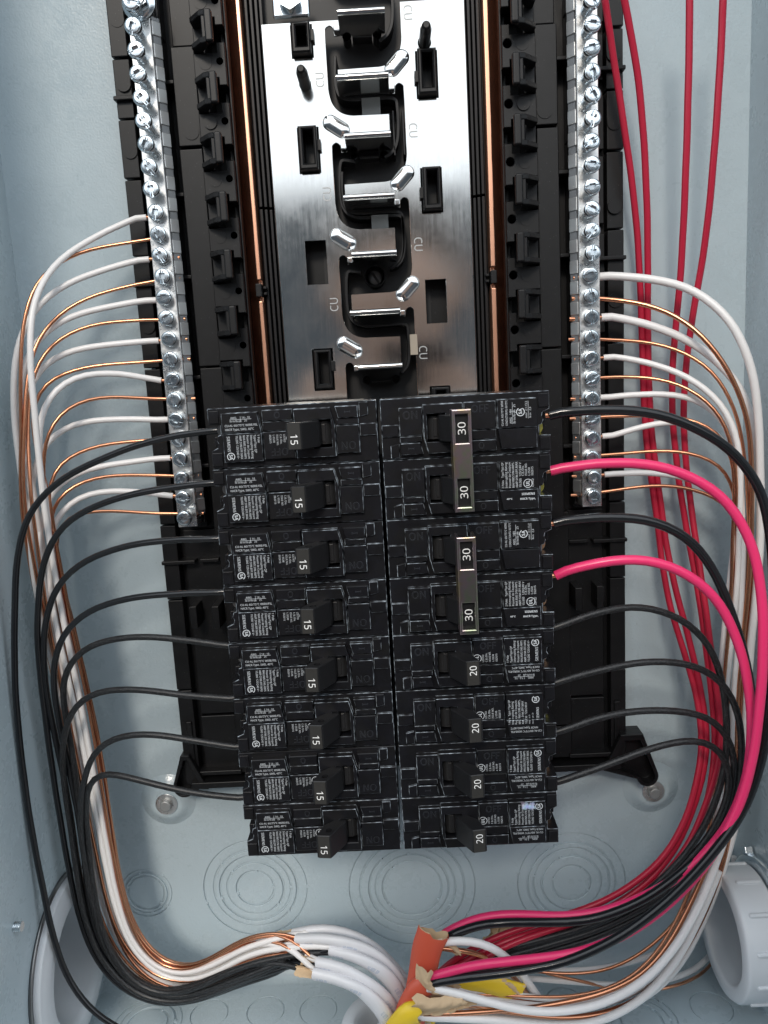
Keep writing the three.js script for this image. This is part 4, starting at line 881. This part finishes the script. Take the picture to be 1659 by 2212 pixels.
// ---------------------------------------------------------------- sheathed cables
function oval(pts, a, b, opt = {}) {                                       // flattened tube, open at its first end, with a rim that may be ragged
  const c = new THREE.CatmullRomCurve3(pts, false, 'centripetal'), n = 28, m = 20, pos = [], nrm = [], idx = [], uv = [];
  for (let i = 0; i <= n; i++) {
    const t = i / n, p = c.getPointAt(t), g = c.getTangentAt(t), z = V3(...(opt.up ?? [0, 0, 1])), sx = V3().crossVectors(g, z).normalize(), sy = V3().crossVectors(sx, g).normalize();
    for (let j = 0; j <= m; j++) {
      const th = j / m * Math.PI * 2, k = opt.squash ? 1 + opt.squash * Math.pow(1 - t, 6) : 1;
      const q = p.clone().addScaledVector(sx, Math.cos(th) * a * k).addScaledVector(sy, Math.sin(th) * b / k);
      if (opt.rag && i < 3) q.addScaledVector(g, -(3 - i) / 3 * opt.rag * (Math.sin(th * 2 + 1) + .6 * Math.sin(th * 5 + 2) + .35 * Math.sin(th * 11)));
      pos.push(q.x, q.y, q.z); uv.push(t * 3, j / m);
    }
  }
  for (let i = 0; i < n; i++) for (let j = 0; j < m; j++) { const k = i * (m + 1) + j; idx.push(k, k + 1, k + m + 1, k + 1, k + m + 2, k + m + 1); }
  const g = new THREE.BufferGeometry(); g.setAttribute('position', new THREE.Float32BufferAttribute(pos, 3)); g.setAttribute('uv', new THREE.Float32BufferAttribute(uv, 2)); g.setIndex(idx); g.computeVertexNormals(); return g;
}
function paperScrap(pts, w, sd) {                                          // a crumpled strip
  const c = new THREE.CatmullRomCurve3(pts, false, 'centripetal'), n = 14, m = 6, pos = [], idx = [], uv = [];
  for (let i = 0; i <= n; i++) {
    const t = i / n, p = c.getPoint(t), g = c.getTangent(t), sx = V3().crossVectors(g, V3(0, .3, 1)).normalize(), sy = V3().crossVectors(sx, g).normalize();
    for (let j = 0; j <= m; j++) {
      const f = j / m - .5, ww = w * (1 - .25 * t + .07 * Math.sin(i * .8 + sd));
      const e = (i === 0 || i === n) ? Math.sin(j * 3.7 + sd) * w * .12 : 0;
      const q = p.clone().addScaledVector(sx, f * ww).addScaledVector(sy, w * (.28 * Math.cos(f * 5 + sd) + .05 * Math.sin(i * 1.9 + j * 2.3 + sd))).addScaledVector(g, e);
      pos.push(q.x, q.y, q.z); uv.push(t, f);
    }
  }
  for (let i = 0; i < n; i++) for (let j = 0; j < m; j++) { const k = i * (m + 1) + j; idx.push(k, k + 1, k + m + 1, k + 1, k + m + 2, k + m + 1); }
  const g = new THREE.BufferGeometry(); g.setAttribute('position', new THREE.Float32BufferAttribute(pos, 3)); g.setAttribute('uv', new THREE.Float32BufferAttribute(uv, 2)); g.setIndex(idx); g.computeVertexNormals(); return g;
}
const sheathPrint = (() => {
  const c = document.createElement('canvas'); c.width = 1024; c.height = 128; const x = c.getContext('2d');
  x.fillStyle = '#dcdcdf'; x.fillRect(0, 0, 1024, 128); x.fillStyle = 'rgba(70,110,160,.55)'; x.font = '18px sans-serif'; x.textBaseline = 'middle';
  for (const y of [26, 90]) { x.fillText('14/2  NMD90  300V', 60, y, 300); x.fillText('14/2  NMD90  300V', 560, y, 300); }
  const t = new THREE.CanvasTexture(c); t.colorSpace = THREE.SRGBColorSpace; t.wrapS = t.wrapT = THREE.RepeatWrapping; return t;
})();
M.sheathP = S({ map: sheathPrint, roughness: .4, side: THREE.DoubleSide });
const cables = [
  [[[635, 2018, 48], [688, 2009, 50], [741, 2016, 50], [790, 2038, 50], [838, 2080, 50], [876, 2130, 52], [892, 2190, 54]], 'highest of the five'],
  [[[643, 2029, 54], [696, 2028, 58], [741, 2035, 60], [790, 2052, 60], [828, 2080, 60], [862, 2125, 60], [880, 2190, 60]], 'second from the top'],
  [[[714, 2052, 60], [766, 2066, 64], [815, 2092, 66], [850, 2128, 64], [868, 2170, 62], [872, 2210, 60]], 'third from the top'],
  [[[686, 2079, 64], [713, 2085, 66], [753, 2100, 68], [800, 2130, 70], [836, 2165, 68], [852, 2205, 64]], 'fourth from the top'],
  [[[676, 2103, 68], [728, 2115, 70], [776, 2136, 73], [810, 2166, 74], [836, 2204, 72]], 'lowest of the five'],
];
cables.forEach(([px, w], i) => {
  const t = thing('sheathed_cable', `white sheathed cable curving into the floor collar, ${w}`, 'cable', [0, 0, 0], 'white sheathed cables');
  const pts = px.map(p => P(...p)), f = [[-6, 6], [4, 6], [6, -2], [-2, -4], [-7, -3]][i];
  pts.push(V3(-12 + f[0] * .8, YB + 14, 64 + f[1]), V3(-13 + f[0] * .7, YB - 26, 64 + f[1]));
  mk('sheath', oval(pts, 3.9, 2.7, { up: [.3, -.6, .8] }), M.sheathP, t);
  if (i !== 1) { const a = pts[0], b = pts[1], d = b.clone().sub(a).normalize(); mk('paper_filler', paperScrap([a.clone().addScaledVector(d, -9), a.clone().addScaledVector(d, -4), a.clone().addScaledVector(d, 4)], 5, i), M.paper, t); }
});
{
  const mkCable = (name, label, mat, px, a, b, opt, scraps) => {
    const t = thing(name, label, 'cable'); const pts = px.map(p => p.isVector3 ? p : P(...p));
    mk('sheath', oval(pts, a, b, opt), mat, t);
    mk('paper_lining', oval(pts.map((p, i) => i ? p : p.clone().add(V3(0, .6, .3))), a - .5, b - .5, { ...opt, rag: (opt.rag ?? 1) * 1.3 }), M.paper, t);
    scraps.forEach(([s, w], i) => mk('paper_scrap', paperScrap(s.map(p => P(...p)), w, i + 1), M.paper, t));
  };
  mkCable('sheathed_cable', 'upper orange sheathed cable slit open with heavy wires coming out', M.orange, [[936, 2014, 64], [924, 2044, 65], [914, 2095, 66], [903, 2150, 68], [890, 2200, 68], V3(-4, YB - 20, 66)], 6.6, 4.4, { rag: .9, squash: .25, up: [0, 0, 1] },
    [[[[955, 2040, 60], [975, 2048, 62], [992, 2062, 62]], 5]]);
  mkCable('sheathed_cable', 'lower orange sheathed cable with torn paper and a white wire', M.orange, [[926, 2122, 73], [908, 2134, 74], [890, 2160, 74], [874, 2200, 72], V3(-8, YB - 20, 72)], 5.2, 4.2, { rag: 1.4, squash: .2 },
    [[[[918, 2092, 76], [914, 2120, 77], [932, 2142, 76], [960, 2150, 75]], 8], [[[945, 2128, 70], [970, 2124, 70], [995, 2126, 70]], 6]]);
  mkCable('sheathed_cable', 'yellow sheathed cable with brown paper at its open end', M.yellow, [[905, 2184, 78], [888, 2188, 79], [868, 2206, 78], [850, 2235, 76], V3(-12, YB - 10, 74)], 5.2, 4.4, { rag: 1.2, squash: .2 },
    [[[[890, 2170, 80], [930, 2178, 80], [975, 2172, 78], [1004, 2166, 77]], 11], [[[960, 2176, 77], [1000, 2166, 76], [1030, 2160, 76]], 6]]);
  mkCable('sheathed_cable', 'short yellow sheath end lying beneath the black and red wires', M.yellow, [[1118, 2146, 58], [1080, 2134, 60], [1040, 2124, 60], [1000, 2128, 60], [960, 2150, 60], [925, 2190, 62], V3(0, YB - 12, 62)], 5, 3.2, { rag: 2, squash: .3 },
    [[[[1078, 2118, 60], [1100, 2132, 61], [1118, 2148, 60]], 5]]);
  const s1 = tag(mk('paper_scrap', paperScrap([P(1066, 1998, 26), P(1090, 2004, 26), P(1082, 2030, 26), P(1056, 2050, 26)], 16, 2), M.paper), 'brown paper scrap standing behind the red wires', 'paper');
}
// loose white and copper conductors of the orange and yellow cables
{
  const add = (name, label, mat, r, px, zs) => wire(name, label, 'loose conductors above the box floor', mat, r, inBox(path(px, zs), r));
  add('white_wire', 'heavy white wire looping down out of the upper orange cable', M.white, 2.0, [[922, 2052], [948, 2030], [980, 2020], [1015, 2021], [1050, 2032], [1095, 2058], [1125, 2095], [1150, 2135], [1180, 2180], [1215, 2225]], [60, 66, 66, 62, 54, 48]);
  add('bare_copper_wire', 'heavy bare copper wire leaving the upper orange cable', M.copper, 1.3, [[925, 2056], [960, 2042], [1000, 2048], [1050, 2062], [1090, 2082], [1120, 2122], [1160, 2172]], [60, 64, 62, 56, 48, 44]);
  add('white_wire', 'heavy white wire running from the lower orange cable toward the ribbed bushing', M.white, 2.0, [[905, 2136], [945, 2134], [1020, 2150], [1080, 2174], [1171, 2190], [1261, 2186], [1340, 2159], [1412, 2108], [1467, 2036], [1512, 1960], [1545, 1880], [1566, 1800]], [74, 78, 74, 70, 66, 60, 52]);
  add('white_wire', 'heavy white wire low over the floor from the yellow cable', M.white, 2.0, [[895, 2192], [950, 2200], [1050, 2200], [1150, 2212], [1240, 2220], [1320, 2206], [1409, 2147], [1451, 2096], [1492, 2024], [1521, 1962], [1552, 1880]], [78, 74, 66, 62, 58, 50]);
  add('bare_copper_wire', 'bare copper wire from the yellow cable sweeping toward the bushing', M.copper, 1.25, [[895, 2190], [970, 2192], [1050, 2182], [1170, 2178], [1260, 2158], [1348, 2136], [1420, 2082], [1455, 2024], [1484, 1972], [1512, 1915], [1540, 1840]], [78, 74, 66, 62, 58, 50]);
  add('white_wire', 'thin white wire passing behind the ribbed bushing over the floor', M.white, 1.45, [[1060, 2096], [1180, 2094], [1260, 2100], [1340, 2090], [1420, 2062], [1470, 2040], [1525, 1995, 14], [1575, 1930, 5], [1600, 1850, 5]], [40, 38, 36, 34]);
  add('white_wire', 'lowest thin white wire looping behind the ribbed bushing', M.white, 1.45, [[1080, 2110], [1200, 2118], [1300, 2126], [1390, 2130], [1470, 2112], [1525, 2078, 16], [1570, 2020, 6], [1600, 1930, 5]], [42, 40, 38, 34]);
  add('bare_copper_wire', 'thin copper wire looping low behind the ribbed bushing', M.copper, .85, [[1180, 2102], [1280, 2126], [1360, 2142], [1440, 2142], [1500, 2118], [1540, 2080, 12], [1580, 2020, 4], [1605, 1930, 4]], [42, 40, 38, 34]);
  add('bare_copper_wire', 'thin reddish copper wire slanting over the white wires near the bushing', M.copper, .85, [[1080, 2086], [1200, 2104], [1290, 2110], [1360, 2080], [1430, 2030], [1470, 1985], [1500, 1930]], [48, 46, 46, 44]);
}
// ---------------------------------------------------------------- ground, and an unseen dark wall added for the bright metal to mirror
{
  const gr = mk('ground', box(-9000, 9000, -1640, -1590, -3000, 12000), S({ color: lin(.20, .19, .175), roughness: .9 }));
  gr.userData.kind = 'structure';
  const w = thing('added_dark_wall', 'unseen dark wall added for the bright bus plates to mirror', 'wall', [0, -1590, 4200]);
  mk('wall_face', box(-7000, 7000, 0, 2550, 0, 200), S({ color: lin(.045, .055, .065), roughness: .8 }), w);
  mk('coping', box(-7050, 7050, 2550, 2630, -60, 260, 10), S({ color: lin(.12, .13, .14), roughness: .8 }), w);
}
// ---------------------------------------------------------------- the photographer, mirrored by the bright plates
{
  const caps = (list, k) => (x, y, z) => {                               // smooth union of tapered capsules [ax,ay,az,ra, bx,by,bz,rb]
    let d = 1e3;
    for (const c of list) {
      const bx = c[4] - c[0], by = c[5] - c[1], bz = c[6] - c[2], px = x - c[0], py = y - c[1], pz = z - c[2];
      const h = Math.max(0, Math.min(1, (px * bx + py * by + pz * bz) / (bx * bx + by * by + bz * bz + 1e-9)));
      const e = Math.hypot(px - bx * h, py - by * h, pz - bz * h) - (c[3] + (c[7] - c[3]) * h);
      const t = Math.max(0, k - Math.abs(d - e)) / k; d = Math.min(d, e) - t * t * k * .25;
    }
    return d;
  };
  const mesh = (f, c, half, n) => {
    const mc = new MarchingCubes(n, M.white, false, false, 120000); mc.isolation = 0;
    for (let k = 0; k < n; k++) for (let j = 0; j < n; j++) for (let i = 0; i < n; i++)
      mc.field[i + j * n + k * n * n] = -f(c[0] + ((i - n / 2) / (n / 2)) * half, c[1] + ((j - n / 2) / (n / 2)) * half, c[2] + ((k - n / 2) / (n / 2)) * half);
    mc.update();
    const g = new THREE.BufferGeometry(), m = mc.count;
    g.setAttribute('position', new THREE.BufferAttribute(mc.positionArray.slice(0, m * 3), 3));
    g.setAttribute('normal', new THREE.BufferAttribute(mc.normalArray.slice(0, m * 3), 3));
    g.scale(half, half, half).translate(...c); g.userData.m = 1; return g;
  };
  const X0 = .02, Zt = .76;
  const body = [];
  const B = (...a) => body.push(a);
  B(X0, -.68, Zt + .02, .15, X0, -.42, Zt, .145); B(X0 - .08, -.2, Zt, .13, X0 + .08, -.2, Zt, .13); B(X0, -.42, Zt, .14, X0, -.2, Zt, .15);
  B(X0 - .17, -.1, Zt, .075, X0 + .17, -.1, Zt, .075); B(X0, -.08, Zt - .01, .065, X0, .04, Zt - .03, .055);
  for (const e of [-1, 1]) {
    B(X0 + e * .19, -.11, Zt, .062, X0 + e * .26, -.36, Zt - .1, .05); B(X0 + e * .26, -.36, Zt - .1, .048, X0 + e * .12, -.09, .515, .03);
    B(X0 + e * .09, -.7, Zt + .02, .1, X0 + e * .1, -1.1, Zt, .062); B(X0 + e * .1, -1.1, Zt, .06, X0 + e * .1, -1.5, Zt + .04, .04); B(X0 + e * .1, -1.53, Zt + .05, .04, X0 + e * .11, -1.55, Zt - .13, .032);
  }
  const headC = [[X0, .13, Zt - .045, .082, X0, .17, Zt - .02, .09], [X0, .07, Zt - .075, .05, X0, .11, Zt - .07, .065], [X0, .115, Zt - .14, .013, X0, .135, Zt - .128, .01],
    [X0 - .085, .12, Zt - .04, .012, X0 - .085, .15, Zt - .035, .016], [X0 + .085, .12, Zt - .04, .012, X0 + .085, .15, Zt - .035, .016], [X0, -.02, Zt - .02, .055, X0, .08, Zt - .03, .055]];
  const parts = [mesh(caps(body, .05), [0, -.72, Zt - .1], .95, 92), mesh(caps(headC, .025), [X0, .1, Zt - .05], .19, 56)];
  for (const e of [-1, 1]) {                                              // hands on the phone's long edges
    const hx = .006 + e * .05, hand = [[X0 + e * .12, -.09, .515, .03, hx + e * .03, -.035, .462, .026], [hx + e * .03, -.035, .462, .024, hx + e * .022, -.005, .45, .02]];
    for (let q = 0; q < 4; q++) { const y = -.045 + q * .019, l = [.8, 1, 1.05, .92][q]; hand.push([hx + e * .03, y * .8, .455, .0095, hx + e * .018, y, .437 - .004 * l, .0088], [hx + e * .018, y, .437 - .004 * l, .0088, hx - e * (.012 * l), y + .003, .4335, .0075]); }
    hand.push([hx + e * .03, -.03, .468, .012, hx + e * .012, -.02, .456, .0095], [hx + e * .012, -.02, .456, .0095, hx - e * .018, -.012, .4535, .0085]);
    parts.push(mesh(caps(hand, .008), [hx + e * .03, -.04, .47], .085, 54));
  }
  const g = mergeGeometries(parts.map(clean)); g.userData.m = 1;
  const p = g.attributes.position, col = new Float32Array(p.count * 3);
  const inSkin = (x, y, z) => y > -.02 || (z < .56 && y > -.3);
  for (let i = 0; i < p.count; i++) {
    const c = inSkin(p.getX(i), p.getY(i), p.getZ(i)) ? [.30, .20, .155] : p.getY(i) > -.66 ? [.022, .028, .042] : p.getY(i) > -1.48 ? [.05, .06, .085] : [.03, .028, .026];
    col.set(c, i * 3);
  }
  g.setAttribute('color', new THREE.BufferAttribute(col, 3));
  const who = thing('person', 'person in a dark blue shirt holding a phone before the open box', 'person');
  mk('body', g, S({ vertexColors: true, roughness: .7 }), who);
  mk('hair', mesh((x, y, z) => Math.max(caps(headC.slice(0, 1), .02)(x, y, z) - .008, -(y - .115 - (z - Zt + .06) * -1.1)), [X0, .15, Zt - .03], .15, 44), S({ color: lin(.03, .02, .015), roughness: .6 }), who);
  const ph = thing('smartphone', 'black smartphone held upright before the open box', 'phone');
  const q = new THREE.Group();
  mk('phone_body', new RoundedBoxGeometry(74, 152, 8, 3, 3.5).translate(0, 0, 0), S({ color: lin(.015, .015, .016), roughness: .25 }), ph);
  mk('camera_lens', [cyl(-26, 62, -5.2, -3.9, 5.5, 5.5, 24), cyl(-26, 46, -5.2, -3.9, 5.5, 5.5, 24)], S({ color: lin(.02, .02, .025), roughness: .08 }), ph);
  ph.position.set(.032, -.03, .4405); ph.rotation.set(-.1659, .0164, -.0551);
}
renderer.render(scene, camera);
